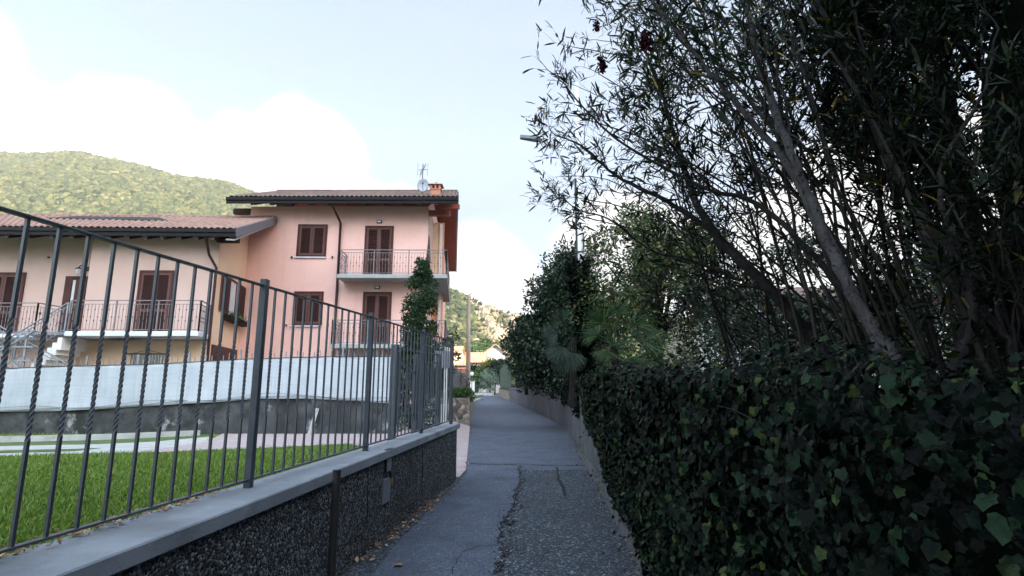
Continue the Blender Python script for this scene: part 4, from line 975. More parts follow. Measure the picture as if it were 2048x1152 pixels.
# ---- ivy over the near wall
def ivy_top(Y): return float(np.interp(Y, [-2, 1, 4, 7, 10, 12], [1.62, 1.62, 1.66, 1.72, 1.80, 1.7]))
def ivy_low(Y): return float(np.interp(Y, [-2, 3.5, 5, 7, 8.5, 10, 11.3, 12.2], [-.05, -.05, .06, .18, .5, .95, 1.25, 1.6]))
N_ = 46000; P = []; Nn = []; S = []; A = []
r4 = random.Random(8)
while len(P) < N_:
    Y = -1.2 + 13 * r4.random() ** 1.45
    bulge = .10 + .08 * sin(Y * 2.1 + .5) + .04 * sin(Y * 5.3)
    if r4.random() < .62:
        lo_ = ivy_low(Y); hi_ = ivy_top(Y)
        if lo_ >= hi_: continue
        z = lo_ + (hi_ - lo_) * r4.random() ** .9
        if z < lo_ + .25 and r4.random() < .5: continue
        t_ = (z / hi_)
        dep = .10 + .10 * sin(z * 4 + Y * 1.7) * .5 + bulge * t_
        x = wall_x(Y) - .035 - max(.0, dep * (.35 + .65 * t_)) * (1 - abs(r4.gauss(0, .35))) 
        if z > hi_ - .2: x += (z - hi_ + .2) * .5 * r4.random()
        nrm = (-1 + r4.gauss(0, .55), r4.gauss(-.1, .6), r4.gauss(.35, .5)); ax = (r4.gauss(-.25, .3), r4.gauss(0, .5), -1 + r4.gauss(0, .35))
    else:
        x = wall_x(Y) - .05 + r4.random() * 2.4; hh = ivy_top(Y); z = hh + .10 * sin(x * 3 + Y * 1.3) + .07 * sin(Y * 4.1 - x * 2) + .05 * sin(Y * 9 + x * 5) - abs(r4.gauss(0, .06)) - (.12 if x > wall_x(Y) + 1.2 else 0)
        nrm = (r4.gauss(-.35, .4), r4.gauss(-.2, .4), 1); ax = (r4.gauss(-.6, .6), r4.gauss(-.2, .7), r4.gauss(-.25, .3))
    P.append((x, Y, z)); Nn.append(nrm); A.append(ax); S.append(r4.choice([r4.uniform(.025, .04), r4.uniform(.03, .055), r4.uniform(.04, .07)]) * (.62 + .06 * min(Y, 8)))
iv = thing('ivy_hedge', (1.4, 6, 0), 'dense dark green ivy hanging over the near right wall', 'ivy')
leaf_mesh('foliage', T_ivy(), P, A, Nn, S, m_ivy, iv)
# a few lighter young leaves and stalks
idx = [i for i in range(len(P)) if r4.random() < .035]
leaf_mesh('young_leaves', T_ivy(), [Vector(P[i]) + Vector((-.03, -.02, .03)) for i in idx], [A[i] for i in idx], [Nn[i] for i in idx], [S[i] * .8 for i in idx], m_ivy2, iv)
b = MB()
for _ in range(160):
    i = r4.randrange(len(P)); p = Vector(P[i]) + Vector((-.02, 0, .0))
    if p.y > 7 or p.y < 1.8: continue
    q = p + Vector((r4.gauss(-.02, .04), r4.gauss(0, .12), r4.gauss(.02, .08))); b.tube([p, p.lerp(q, .5) + Vector((-.02, 0, .02)), q], .0022, 3, cap=False)
b.build('stems', m_twig, iv)['kind'] = 'stuff'
# young shoots standing out of the top and face
sh = MB(); SP = []; SA = []; SN = []; SS = []
for _ in range(260):
    Y = 1.5 + 9.5 * r4.random(); top_ = r4.random() < .7; p = Vector((wall_x(Y) - .05 + r4.uniform(0, 1.6), Y, ivy_top(Y) - .05)) if top_ else Vector((wall_x(Y) - .18, Y, r4.uniform(ivy_low(Y) + .2, ivy_top(Y))))
    d_ = Vector((r4.gauss(-.3, .4), r4.gauss(-.2, .5), 1 if top_ else -.3)).normalized(); L_ = r4.uniform(.08, .24); q = p + d_ * L_ * .6; e_ = q + (d_ + Vector((-.4, 0, -.5))) * L_ * .5
    sh.tube([p, q, e_], [.0025, .002, .001], 3, cap=False)
    for k in range(4):
        c = p.lerp(q, k / 3) if k < 3 else e_; SP.append(tuple(c)); SA.append((r4.gauss(-.4, .6), r4.gauss(0, .7), r4.gauss(0, .5))); SN.append((r4.gauss(-.3, .5), r4.gauss(-.3, .5), 1)); SS.append(r4.uniform(.02, .045))
sh.build('stems', m_twig, iv)['kind'] = 'stuff'; leaf_mesh('shoot_leaves', T_ivy(), SP, SA, SN, SS, m_ivy2, iv)
# near-black filler painting the shade between leaves, stops light leaking through
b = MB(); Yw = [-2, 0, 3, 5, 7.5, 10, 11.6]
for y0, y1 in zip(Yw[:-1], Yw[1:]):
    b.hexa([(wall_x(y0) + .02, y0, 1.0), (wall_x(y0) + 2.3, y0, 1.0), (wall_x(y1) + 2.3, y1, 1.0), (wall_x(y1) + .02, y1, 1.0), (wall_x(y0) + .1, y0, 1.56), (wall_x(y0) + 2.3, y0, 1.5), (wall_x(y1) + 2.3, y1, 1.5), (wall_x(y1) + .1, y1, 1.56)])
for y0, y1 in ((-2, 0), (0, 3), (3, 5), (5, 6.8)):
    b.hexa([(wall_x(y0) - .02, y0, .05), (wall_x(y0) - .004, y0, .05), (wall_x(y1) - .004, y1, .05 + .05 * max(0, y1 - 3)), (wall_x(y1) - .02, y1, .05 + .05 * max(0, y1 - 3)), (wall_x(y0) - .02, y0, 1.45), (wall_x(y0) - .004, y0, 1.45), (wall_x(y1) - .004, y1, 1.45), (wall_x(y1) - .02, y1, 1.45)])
b.build('shade_core', m_core, iv)
# ivy fringe spilling over the wall where the two walls meet
def cloud(cs, n, T, size, m, name, parent, up=.2, shell=.6, normal_up=.3):
    """leaves gathered round clump centres cs = [(centre, radius)]"""
    w = np.array([c[1] ** 2 for c in cs]); w = w / w.sum(); pick_ = RG.choice(len(cs), n, p=w)
    C = np.array([tuple(c[0]) for c in cs])[pick_]; R_ = np.array([c[1] for c in cs])[pick_]
    d_ = rdir(n); rad = shell + (1 - shell) * RG.random(n) ** .5; rad = rad * (1 + .18 * RG.normal(size=n))
    P_ = C + d_ * (R_ * rad)[:, None] * np.array([1, 1, .85])
    ax = d_ + .7 * rdir(n); ax[:, 2] += up - .25; nr_ = d_ * .6 + rdir(n) * .7; nr_[:, 2] += normal_up
    return leaf_mesh(name, T, P_, ax, nr_, RG.uniform(size[0], size[1], n), m, parent)
def clumps(ells, n, r0, r1, seed=1, surf=.75):
    rr = random.Random(seed); out = []
    tot = [e[1][0] * e[1][1] * e[1][2] for e in ells]
    for _ in range(n):
        e = rr.choices(ells, tot)[0]; dd = Vector((rr.gauss(0, 1), rr.gauss(0, 1), rr.gauss(0, 1))).normalized()
        k = surf + (1 - surf) * rr.random() if rr.random() < .75 else rr.random()
        out.append((Vector(e[0]) + Vector((dd.x * e[1][0], dd.y * e[1][1], dd.z * e[1][2])) * k, rr.uniform(r0, r1)))
    return out
t = thing('ivy_fringe', (1.7, 14.2, 1.2), 'tuft of small-leaved ivy spilling over the wall below the lamp pole', 'ivy')
cloud([(Vector((1.62 + .1 * i, 14.4 - .25 * i, 1.35 - .07 * (i % 3))), .26) for i in range(7)] + [(Vector((1.7, 13.8, 1.0)), .18), (Vector((1.5, 14.8, 1.25)), .2), (Vector((1.2, 15.2, 1.35)), .16)], 2600, T_ivy(), (.03, .055), m_ivy, 'foliage', t)

# ---- lamp pole with ivy
lx, ly = 1.9, 14.6
lp = thing('street_lamp', (lx, ly, 0), 'tall slim lamp pole behind the wall with its short arm pointing left', 'street lamp')
topz = at(1158, 165, ly).z
MB().tube([(lx, ly, .9), (lx, ly, 5), (lx, ly, topz)], [.09, .08, .06], 12).build('pole', m_lamp, lp, smooth=True)
MB().tube([(lx - .11, ly - .01, .9), (lx - .10, ly - .01, topz - 3.0)], .026, 8).build('conduit', m_iron, lp)
b = MB()
for z in (3.5, 5.2, 6.9): b.box(lx - .14, lx + .07, ly - .08, ly + .08, z, z + .05)
b.build('clamp', m_iron, lp)
ah = at(1150, 300, ly); hd = at(1040, 274, ly)
MB().tube([(lx, ly, ah.z - .3), (lx - .2, ly, ah.z), (hd.x + .35, ly, hd.z - .03)], .028, 8).build('arm', m_lamp, lp)
MB().hexa([(hd.x, ly - .07, hd.z - .05), (hd.x + .5, ly - .10, hd.z - .13), (hd.x + .5, ly + .10, hd.z - .13), (hd.x, ly + .07, hd.z - .05), (hd.x, ly - .06, hd.z + .05), (hd.x + .5, ly - .08, hd.z + .0), (hd.x + .5, ly + .08, hd.z + .0), (hd.x, ly + .06, hd.z + .05)]).build('lamp_head', m_grey, lp, bevel=.01)
t = thing('pole_ivy', (lx, ly, 1), 'thick column of ivy climbing the lower half of the lamp pole', 'ivy')
cs = [(Vector((lx + .12 * sin(z * 2.3) - .02, ly - .05, z)), .34 - .012 * z) for z in np.arange(1.0, 4.8, .22)] + [(Vector((lx + .05, ly, 4.95)), .15)]
cloud(cs, 9500, T_ivy(), (.045, .085), m_ivy, 'foliage', t, shell=.75); cloud([(c[0] + Vector((.12, -.06, 0)), c[1]) for c in cs[8:]], 1500, T_ivy(), (.05, .08), m_ivy2, 'young_leaves', t, shell=.9)

# ---- trees of the middle distance
def trunk(name, pts, rad, m, parent, n=8): return MB().tube(pts, rad, n).build(name, m, parent, smooth=True)
def simple_limbs(base, ells, r, m, parent, seed=3, n=14):
    rr = random.Random(seed); b = MB(); base = Vector(base)
    for _ in range(n):
        e = rr.choice(ells); q = Vector(e[0]) + Vector((rr.uniform(-.7, .7) * e[1][0], rr.uniform(-.7, .7) * e[1][1], rr.uniform(-.5, .7) * e[1][2]))
        mid = base.lerp(q, .45) + Vector((rr.gauss(0, .12), rr.gauss(0, .12), .15)); b.tube([base, mid, q], [r * .6, r * .4, r * .08], 5)
    return b.build('branches', m, parent)
# glossy dense evergreen left of the pole
t = thing('camellia_tree', (1.9, 19.5, 1.2), 'dense dark glossy-leaved evergreen rising beside the lane left of the lamp pole', 'tree')
E = [((1.75, 20.0, 4.9), (1.05, 1.3, 2.0)), ((1.2, 20.0, 3.5), (1.3, 1.5, 1.9)), ((1.7, 19.5, 2.4), (1.6, 1.4, 1.2)), ((2.4, 20, 5.5), (.9, 1.2, 1.6)), ((.75, 20.6, 2.9), (.8, 1.2, 1.4)), ((2.6, 20, 3.3), (1.2, 1.2, 2.4))]
trunk('trunk', [(1.9, 19.8, .9), (1.8, 19.9, 2.5), (1.9, 20, 5.5)], [.13, .11, .03], m_bark_d, t); simple_limbs((1.85, 19.9, 1.7), E, .08, m_bark_d, t)
cloud(clumps(E, 260, .3, .55, 2, .45), 48000, T_ovate(.3), (.09, .15), m_cam, 'crown', t, shell=.55)
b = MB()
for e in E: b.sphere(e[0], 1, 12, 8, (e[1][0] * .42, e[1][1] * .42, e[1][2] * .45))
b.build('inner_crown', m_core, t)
# tree farther along the wall
t = thing('lane_shrub', (.6, 34, 1.2), 'dark rounded shrub farther along the wall at the lane bend', 'shrub')
E = [((2.3, 32, 2.6), (1.0, 2.5, 1.5)), ((1.9, 37, 2.8), (1.0, 3, 1.8)), ((1.35, 43, 2.7), (.9, 3, 1.9))]
trunk('trunk', [(.9, 34, 1), (.8, 34, 2.5)], [.12, .06], m_bark_d, t); cloud(clumps(E, 80, .4, .75, 5), 12000, T_ovate(.3), (.13, .2), m_cam, 'crown', t, shell=.4)
# lighter mixed tree behind the palm
def tree(name, lab, base, E, ncl, r0, r1, nleaf, size, leaf_m, bark=m_bark_d, seed=1, T=None, shell=.5, tr=.16, core=0, group=None):
    t = thing(name, base, lab, 'tree', group)
    c = Vector(E[0][0]); trunk('trunk', [base, Vector(base).lerp(c, .5) + Vector((.1, 0, 0)), c], [tr, tr * .7, tr * .25], bark, t)
    simple_limbs(Vector(base).lerp(c, .35), E, tr * .8, bark, t, seed)
    if core:
        b = MB()
        for e in E: b.sphere(e[0], 1, 10, 7, tuple(k * core for k in e[1]))
        b.build('inner_crown', m_core, t)
    cloud(clumps(E, ncl, r0, r1, seed), nleaf, T or T_ovate(.3), size, leaf_m, 'crown', t, shell=shell)
    return t
tree('leafy_tree', 'olive-green leafy tree standing right behind the lamp pole and palm', (3.9, 14.5, 1.1), [((3.7, 14.5, 4.6), (1.8, 1.3, 1.7)), ((5.0, 14.5, 3.9), (1.5, 1.3, 1.9)), ((2.9, 14.3, 3.3), (1.0, 1.1, 1.4)), ((4.4, 14.6, 5.0), (1.1, 1.1, 1.0))], 150, .25, .5, 24000, (.07, .12), m_leafy, seed=7)
tree('thicket_tree', 'dark tangled tree filling the gap behind the oleander trunks', (6.6, 12, 1.1), [((6.2, 12, 3.2), (1.6, 1.4, 1.6)), ((7.6, 12.5, 3.4), (1.7, 1.4, 2.0)), ((5.3, 11, 2.4), (1.5, 1.2, 1.0)), ((9.2, 12.5, 3.0), (1.6, 1.4, 2.0)), ((5.4, 13.2, 3.4), (1.4, 1.2, 1.5)), ((10.8, 12.5, 3.4), (1.6, 1.4, 2.2))], 170, .28, .52, 26000, (.07, .12), m_cam, seed=9)
tree('undergrowth_bush', 'low dark bush growing behind the ivy wall under the oleanders', (4.2, 8.5, 1.1), [((3.6, 9.0, 1.9), (1.2, 1.2, .8)), ((5.2, 8.6, 2.1), (1.4, 1.2, 1.0)), ((6.4, 7.6, 2.2), (1.2, 1.2, 1.1)), ((3.9, 6.2, 1.8), (1.2, 1.2, .7)), ((5.0, 5.4, 2.1), (1.2, 1.2, 1.0))], 110, .2, .42, 15000, (.06, .11), m_ole, seed=12, T=T_lance(.14), tr=.07)

# ---- fan palms
def fan(b, hub, out, upv, R_, n=26, spread=2.4, droop=.35, rr=None):
    """one palmate leaf: n folded blades radiating from the hub"""
    out = out.normalized(); side = out.cross(upv).normalized(); nrm = side.cross(out).normalized()
    for i in range(n):
        a = -spread / 2 + spread * i / (n - 1) + rr.uniform(-.02, .02); L_ = R_ * (1 - .18 * abs(a) / (spread / 2)) * rr.uniform(.93, 1.05)
        dirv = (out * cos(a) + side * sin(a)).normalized(); sd = nrm.cross(dirv).normalized(); w = R_ * .024
        p = []; 
        for k, tt in enumerate((.04, .35, .62, .85, 1)):
            c = hub + dirv * L_ * tt - Vector((0, 0, 1)) * droop * L_ * max(0, tt - .45) ** 1.6 + nrm * (.03 * R_) * (1 if i % 2 else -1) * min(tt * 2, 1) * .3
            ww = w * (.35, 1.15, 1.2, .7, .05)[k]; p += [c - sd * ww + nrm * w * .35, c, c + sd * ww + nrm * w * .35]
        fs = []
        for k in range(4): fs += [(3 * k, 3 * k + 1, 3 * k + 4, 3 * k + 3), (3 * k + 1, 3 * k + 2, 3 * k + 5, 3 * k + 4)]
        b.add(p, fs)
def palm(name, lab, base, crown, leaves, m, R_=.62, seed=1, trunk_r=.09):
    t = thing(name, base, lab, 'palm tree'); rr = random.Random(seed)
    MB().tube([base, Vector(base).lerp(Vector(crown), .5), crown], [trunk_r * 1.2, trunk_r, trunk_r * .9], 10).build('trunk', m_bark_d, t)
    for (dx, dy, dz, roll, k) in leaves:
        b = MB(); c = Vector(crown); dv = Vector((dx, dy, dz)) * .85; hub = c + dv
        b.tube([c, c + dv * .5 + Vector((0, 0, .06)), hub], [.018, .013, .01], 5)
        outv = dv.normalized() + Vector((0, 0, -.25)); up = Vector((roll * .8, -1.0, .75))
        fan(b, hub, outv, up, R_ * k, rr=rr, droop=rr.uniform(.15, .55), n=20, spread=rr.uniform(2.2, 2.9)); b.build('frond', m, t)
palm('fan_palm', 'bright green fan palm with spread fronds right of the ivy-clad pole', (2.05, 10.4, 1.1), (1.95, 10.4, 2.3),
     [(-.25, -.1, .55, -.4, .95), (.15, .1, .75, .2, .8), (.45, -.1, .5, .5, .85), (.62, -.25, .12, .6, 1.15), (.55, -.3, -.15, .5, 1.1), (.25, -.45, -.25, .1, .9), (-.2, -.4, -.1, -.3, .75), (.75, .2, .35, .7, .8), (.1, -.5, .1, 0, .7), (.5, .4, .3, .5, .9), (-.3, .2, .3, -.5, .8)], m_palm, .54, 3)
palm('dark_fan_palm', 'bluish dark fan palm with drooping fronds left of the ivy-clad pole', (1.45, 13.2, 1.1), (1.5, 13.2, 2.75),
     [(-.3, -.15, .45, -.5, .9), (-.45, -.1, .1, -.6, 1.0), (-.35, -.3, -.3, -.5, 1.15), (-.12, -.4, -.45, -.2, 1.1), (-.4, .1, -.2, -.6, 1.0), (-.05, -.4, .1, 0, .8), (-.25, -.3, -.6, -.3, 1.0)], m_palmd, .5, 5)
# a taller palm half hidden high in the oleanders
palm('tall_palm', 'tall palm with a dark hanging frond high among the oleander branches', (5.1, 5.7, 1.1), (4.75, 5.6, 6.0),
     [(-.3, -.25, -.15, -.2, 1.5), (-.75, -.2, .25, -.5, 1.2), (.2, -.6, -.1, 0, 1.3), (.5, .1, .4, .5, 1.2), (-.4, .3, .6, -.4, 1.2), (-.15, -.35, -.5, 0, 1.5), (-.9, .3, -.05, -.6, 1.2)], m_palmd, .85, 9, .13)

# ---- dark hedge mass at the right edge
E = [((4.9, 3.3, 3.6), (1.15, 2.0, 2.6)), ((4.7, 3.0, 6.2), (1.1, 1.9, 2.4)), ((4.7, 1.0, 4.5), (1.3, 1.6, 3.6)), ((6.3, 5.2, 4.2), (1.1, 1.3, 2.8)), ((4.2, 3.6, 2.3), (.7, 1.2, .9)), ((3.9, -1.6, 4.2), (1.5, 2.4, 3.6)), ((3.4, -5.5, 4.0), (1.6, 2.8, 3.6))]
t = thing('laurel_hedge', (4.9, 2.5, 1.1), 'towering near-black evergreen hedge at the right edge behind the oleanders', 'hedge')
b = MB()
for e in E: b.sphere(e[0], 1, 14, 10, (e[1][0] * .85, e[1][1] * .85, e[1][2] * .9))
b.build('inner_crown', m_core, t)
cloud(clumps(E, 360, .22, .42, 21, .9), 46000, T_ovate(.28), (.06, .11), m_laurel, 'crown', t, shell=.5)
trunk('trunk', [(4.9, 2.5, .9), (4.9, 2.5, 4)], [.2, .1], m_bark_d, t)

# ---- unseen big trees added behind the viewer to keep sky light off the foreground
for nm_, x_, y_, lab_ in (('added_shade_tree', -3.6, -6.5, 'unseen broad dark tree added behind the viewer on the fence side for shade'), ('added_shade_tree', 3.2, -9.5, 'unseen broad dark tree added behind the viewer on the ivy side for shade')):
    E = [((x_, y_, 6.2), (3.6, 2.6, 3.4)), ((x_ + 2.2 * (1 if x_ < 0 else -1), y_ - 1, 7.2), (2.8, 2.4, 2.6))]
    t = tree(nm_, lab_, (x_ - (1.0 if x_ < 0 else -1.2), y_, .2), E, 90, .5, .9, 9000, (.12, .2), m_cam, seed=int(31 + x_), core=.8, tr=.25)

# ---- oleanders
ro = random.Random(42)
LEAVES = {}
class Shrub:
    def __init__(s, name, lab, base, bark, leafm, seed):
        s.t = thing(name, base, lab, 'shrub'); s.bark = bark; s.leafm = leafm; s.r = random.Random(seed)
        s.tr = MB(); s.br = MB(); s.P = []; s.A = []; s.N = []; s.S = []; s.tips = []
    def leafs(s, p, d, n, L_=(.075, .135), spread=.9):
        r = s.r
        for _ in range(n):
            q = Vector((r.gauss(0, 1), r.gauss(0, 1), r.gauss(0, 1))).normalized(); a = (d + q * spread).normalized()
            s.P.append(tuple(p)); s.A.append(tuple(a)); s.N.append((r.gauss(0, .7), r.gauss(0, .7), 1)); s.S.append(r.uniform(*L_))
    def twig(s, p, d, L_, rad, lv, dens=1.0):
        r = s.r; n = 4 if lv else 5; pts_ = [p]; dd = d.copy()
        for i in range(n):
            dd = (dd + Vector((r.gauss(0, .12), r.gauss(0, .12), r.gauss(.04, .12)))).normalized(); pts_.append(pts_[-1] + dd * L_ / n)
        s.br.tube(pts_, [rad * (1 - .75 * i / n) for i in range(n + 1)], 4 if rad > .004 else 3, cap=False)
        if lv > 0:
            for i in range(1, n + 1):
                k = 1
                for _ in range(k):
                    sd = Vector((r.gauss(0, 1), r.gauss(0, 1), r.gauss(.2, 1))).normalized(); s.twig(pts_[i], (dd * .9 + sd * .75).normalized(), L_ * r.uniform(.35, .6), rad * .5, lv - 1, dens)
            s.leafs(pts_[-1], dd, int(3 * dens))
        else:
            for i in range(2, n + 1):
                if r.random() < .3 * dens: s.leafs(pts_[i], dd, 1)
            s.leafs(pts_[-1], dd, int(1.8 * dens + r.random()), spread=.6); s.tips.append((pts_[-1], dd))
    def cane(s, pts_, r0, r1, twigs, start=.45, Lt=(.35, .8), lv=1, dens=1.0, big=False):
        r = s.r; pts_ = [Vector(p) for p in pts_]; fine = []
        n = len(pts_)
        for i in range(n - 1):      # catmull-rom
            p0 = pts_[max(0, i - 1)]; p1 = pts_[i]; p2 = pts_[i + 1]; p3 = pts_[min(n - 1, i + 2)]
            for k in range(6):
                t_ = k / 6; fine.append(.5 * ((2 * p1) + (-p0 + p2) * t_ + (2 * p0 - 5 * p1 + 4 * p2 - p3) * t_ ** 2 + (-p0 + 3 * p1 - 3 * p2 + p3) * t_ ** 3))
        fine.append(pts_[-1]); m_ = len(fine)
        fine = [p + Vector((r.gauss(0, .006), r.gauss(0, .006), 0)) for p in fine]
        rad = [(r0 + (r1 - r0) * (i / (m_ - 1)) ** .8) * r.uniform(.93, 1.08) for i in range(m_)]
        (s.tr if big else s.br).tube(fine, rad, 10 if big else 5, cap=False)
        for _ in range(twigs):
            f = start + (1 - start) * r.random(); i = min(m_ - 2, int(f * (m_ - 1))); p = fine[i]; d = (fine[i + 1] - fine[i]).normalized()
            sd = Vector((r.gauss(0, 1), r.gauss(0, 1), r.gauss(.1, 1))).normalized(); s.twig(p, (d * .9 + sd * .8).normalized(), r.uniform(*Lt) * (1.15 - .5 * f), max(.0025, rad[i] * .4), lv, dens)
        s.twig(fine[-1], (fine[-1] - fine[-2]).normalized(), Lt[0], r1, 1, dens)
    def finish(s):
        if s.tr.v: s.tr.build('trunk', s.bark, s.t, smooth=True)
        s.br.build('branches', m_twig if s.bark is m_bark_p else m_bark_d, s.t, smooth=True)
        leaf_mesh('foliage', T_lance(), s.P, s.A, s.N, s.S, s.leafm, s.t)
        r = s.r; b = MB(); n = 0
        for (p, d) in s.tips:
            if r.random() < .10:
                for _ in range(5):
                    q = p + d * .05 + Vector((r.gauss(0, .015), r.gauss(0, .015), r.gauss(.01, .015))); b.sphere(q, .007, 5, 3)
        if b.v: b.build('seed_heads', m_iron, s.t)
def T(*a): return [at(u, v, y) for u, v, y in a]
s = Shrub('pale_oleander', 'tall oleander with pale spotted trunks arching up and left over the lane', (1.95, 2.6, 1.3), m_bark_p, m_ole, 5)
s.cane(T((1835, 790, 2.55), (1800, 730, 2.6), (1700, 585, 2.7), (1640, 440, 2.8), (1592, 330, 2.85), (1535, 180, 2.95), (1500, 50, 3.0), (1475, -120, 3.1)), .036, .015, 10, .55, (.4, .8), 2, .55, big=True)
s.cane(T((1790, 760, 2.7), (1740, 660, 2.8), (1665, 510, 2.95), (1580, 340, 3.1), (1480, 215, 3.2), (1390, 110, 3.3), (1290, -20, 3.4), (1200, -160, 3.5)), .031, .012, 11, .5, (.4, .8), 2, .55, big=True)
s.cane(T((1760, 720, 2.9), (1700, 560, 3.1), (1620, 400, 3.3), (1545, 260, 3.5), (1440, 130, 3.6), (1330, 0, 3.8)), .022, .01, 9, .4, (.35, .7), 2, .55, big=True)
r = s.r
def rcane(s, bx, by, tu, tv, ty, r0=.016, tw=9, lv=2, start=.45, dens=1.0, Lt=(.3, .65)):
    b0 = Vector((bx, by, 1.5)); e = at(tu, tv, ty); h = e - b0
    m1 = b0 + Vector((h.x * .22 + ro.gauss(0, .08), h.y * .28, h.z * .42)); m2 = b0 + Vector((h.x * .6 + ro.gauss(0, .12), h.y * .62, h.z * .78 + ro.gauss(0, .1)))
    s.cane([b0, m1, m2, e], r0, .004, tw, start, Lt, lv, dens)
for i in range(13):      # crown high above the lane
    rcane(s, ro.uniform(1.9, 2.6), ro.uniform(2.6, 3.6), ro.uniform(1150, 1620), ro.uniform(-330, 150), ro.uniform(3.4, 5.2), ro.uniform(.010, .02), 6, dens=.5)
for i in range(9):      # sprays hanging out over the lane
    rcane(s, ro.uniform(1.9, 2.5), ro.uniform(2.7, 3.8), ro.uniform(1085, 1300), ro.uniform(-140, 260), ro.uniform(3.8, 5.4), ro.uniform(.009, .015), 5, dens=.6)
s.finish()
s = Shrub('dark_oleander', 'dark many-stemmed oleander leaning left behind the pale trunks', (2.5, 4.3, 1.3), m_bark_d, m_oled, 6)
s.cane(T((1690, 760, 3.7), (1610, 660, 3.8), (1520, 560, 3.9), (1440, 480, 4.0), (1390, 400, 4.1), (1355, 290, 4.3), (1320, 180, 4.5), (1270, 60, 4.8)), .056, .012, 11, .5, (.4, .8), 2, .55, big=True)
s.cane(T((1780, 740, 2.95), (1700, 600, 3.1), (1600, 480, 3.2), (1500, 400, 3.4), (1420, 380, 3.5), (1300, 320, 3.8), (1200, 250, 4.1), (1120, 160, 4.4)), .025, .006, 11, .35, (.35, .7), 2, .55, big=True)
s.cane(T((1500, 540, 3.95), (1420, 460, 4.2), (1330, 400, 4.4), (1230, 350, 4.7), (1160, 290, 5.0), (1110, 270, 5.2)), .03, .006, 10, .3, (.3, .6), 2, .55, big=True)
s.cane(T((1740, 740, 3.9), (1690, 600, 4.0), (1640, 450, 4.1), (1590, 330, 4.2), (1560, 200, 4.4), (1520, 60, 4.6)), .04, .012, 14, .5, (.35, .7), 2, big=True)
s.cane(T((1480, 560, 4.6), (1380, 520, 4.8), (1300, 500, 5.0), (1220, 440, 5.3), (1160, 420, 5.6), (1120, 395, 5.9)), .018, .005, 12, .3, (.3, .6), 1)
for i in range(21):      # fan of canes against the sky on the left
    tu = ro.uniform(1110, 1520); rcane(s, ro.uniform(2.2, 3.4), ro.uniform(3.6, 6.0), tu, ro.uniform(-150, 430) if tu < 1300 else ro.uniform(50, 520), ro.uniform(4.6, 7.2), ro.uniform(.010, .018), 6, dens=.55)
for i in range(9):
    rcane(s, ro.uniform(2.6, 3.4), ro.uniform(4.5, 6.0), ro.uniform(1180, 1500), ro.uniform(480, 640), ro.uniform(5.6, 7.2), .010, 8, 1, .35)
s.finish()
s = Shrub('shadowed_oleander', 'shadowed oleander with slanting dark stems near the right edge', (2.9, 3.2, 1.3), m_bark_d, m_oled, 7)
s.cane(T((1915, 770, 2.9), (1935, 650, 2.9), (1920, 560, 2.95), (1870, 470, 3.0), (1800, 360, 3.1), (1730, 220, 3.3), (1660, 60, 3.4), (1600, -80, 3.5)), .045, .015, 12, .45, (.35, .7), 2, big=True)
s.cane(T((1935, 640, 2.95), (1900, 560, 3.0), (1850, 470, 3.1), (1790, 330, 3.2), (1755, 210, 3.3), (1700, 0, 3.4)), .025, .01, 10, .4, (.35, .7), 2, big=True)
s.cane(T((1905, 780, 2.45), (1910, 725, 2.45), (1938, 680, 2.45), (1950, 600, 2.45), (1925, 540, 2.5), (1890, 440, 2.5), (1885, 330, 2.55), (1930, 250, 2.55), (1975, 160, 2.6), (1995, 50, 2.6)), .028, .006, 5, .3, (.25, .45), 1, big=True)
s.cane(T((2040, 790, 2.4), (2020, 700, 2.4), (1990, 640, 2.45), (1960, 600, 2.5)), .018, .008, 3, .5, (.25, .4), 1, big=True)
for i in range(24):
    rcane(s, ro.uniform(2.6, 3.6), ro.uniform(2.8, 4.2), ro.uniform(1560, 1900), ro.uniform(-250, 420), ro.uniform(3.4, 4.6), ro.uniform(.010, .018), 10)
for i in range(8):
    rcane(s, ro.uniform(2.2, 2.7), ro.uniform(2.1, 2.8), ro.uniform(1900, 2100), ro.uniform(200, 600), ro.uniform(1.9, 2.6), .008, 6, 1, .4)
for i in range(12):
    rcane(s, ro.uniform(2.6, 3.6), ro.uniform(3.5, 5.2), ro.uniform(1560, 1900), ro.uniform(400, 650), ro.uniform(4.0, 5.5), .010, 8, 1, .3)
s.finish()
for (u, v, Y, k, lab) in ((1292, 82, 3.0, .85, 'larger withered dark red flower cluster hanging in the oleander'), (1204, 128, 3.6, .75, 'smaller dark red flower cluster to the left of the larger one'), (1193, 52, 4.2, .65, 'small dark purple flower cluster high in the oleander')):
    c = at(u, v, Y); t = thing('flower_cluster', c, lab, 'flower', 'withered oleander flower clusters')
    n = 130; P_ = np.array(c) + np.clip(RG.normal(size=(n, 3)), -1.5, 1.5) * np.array([.02, .02, .045]) * k; leaf_mesh('petals', T_ovate(.45), P_, rdir(n, -.4), rdir(n), RG.uniform(.02, .04, n) * k, m_flower, t)
    MB().tube([c + Vector((0, 0, .02)), c + Vector((.01, 0, .16 * k))], .003, 4).build('stalk', m_twig, t)
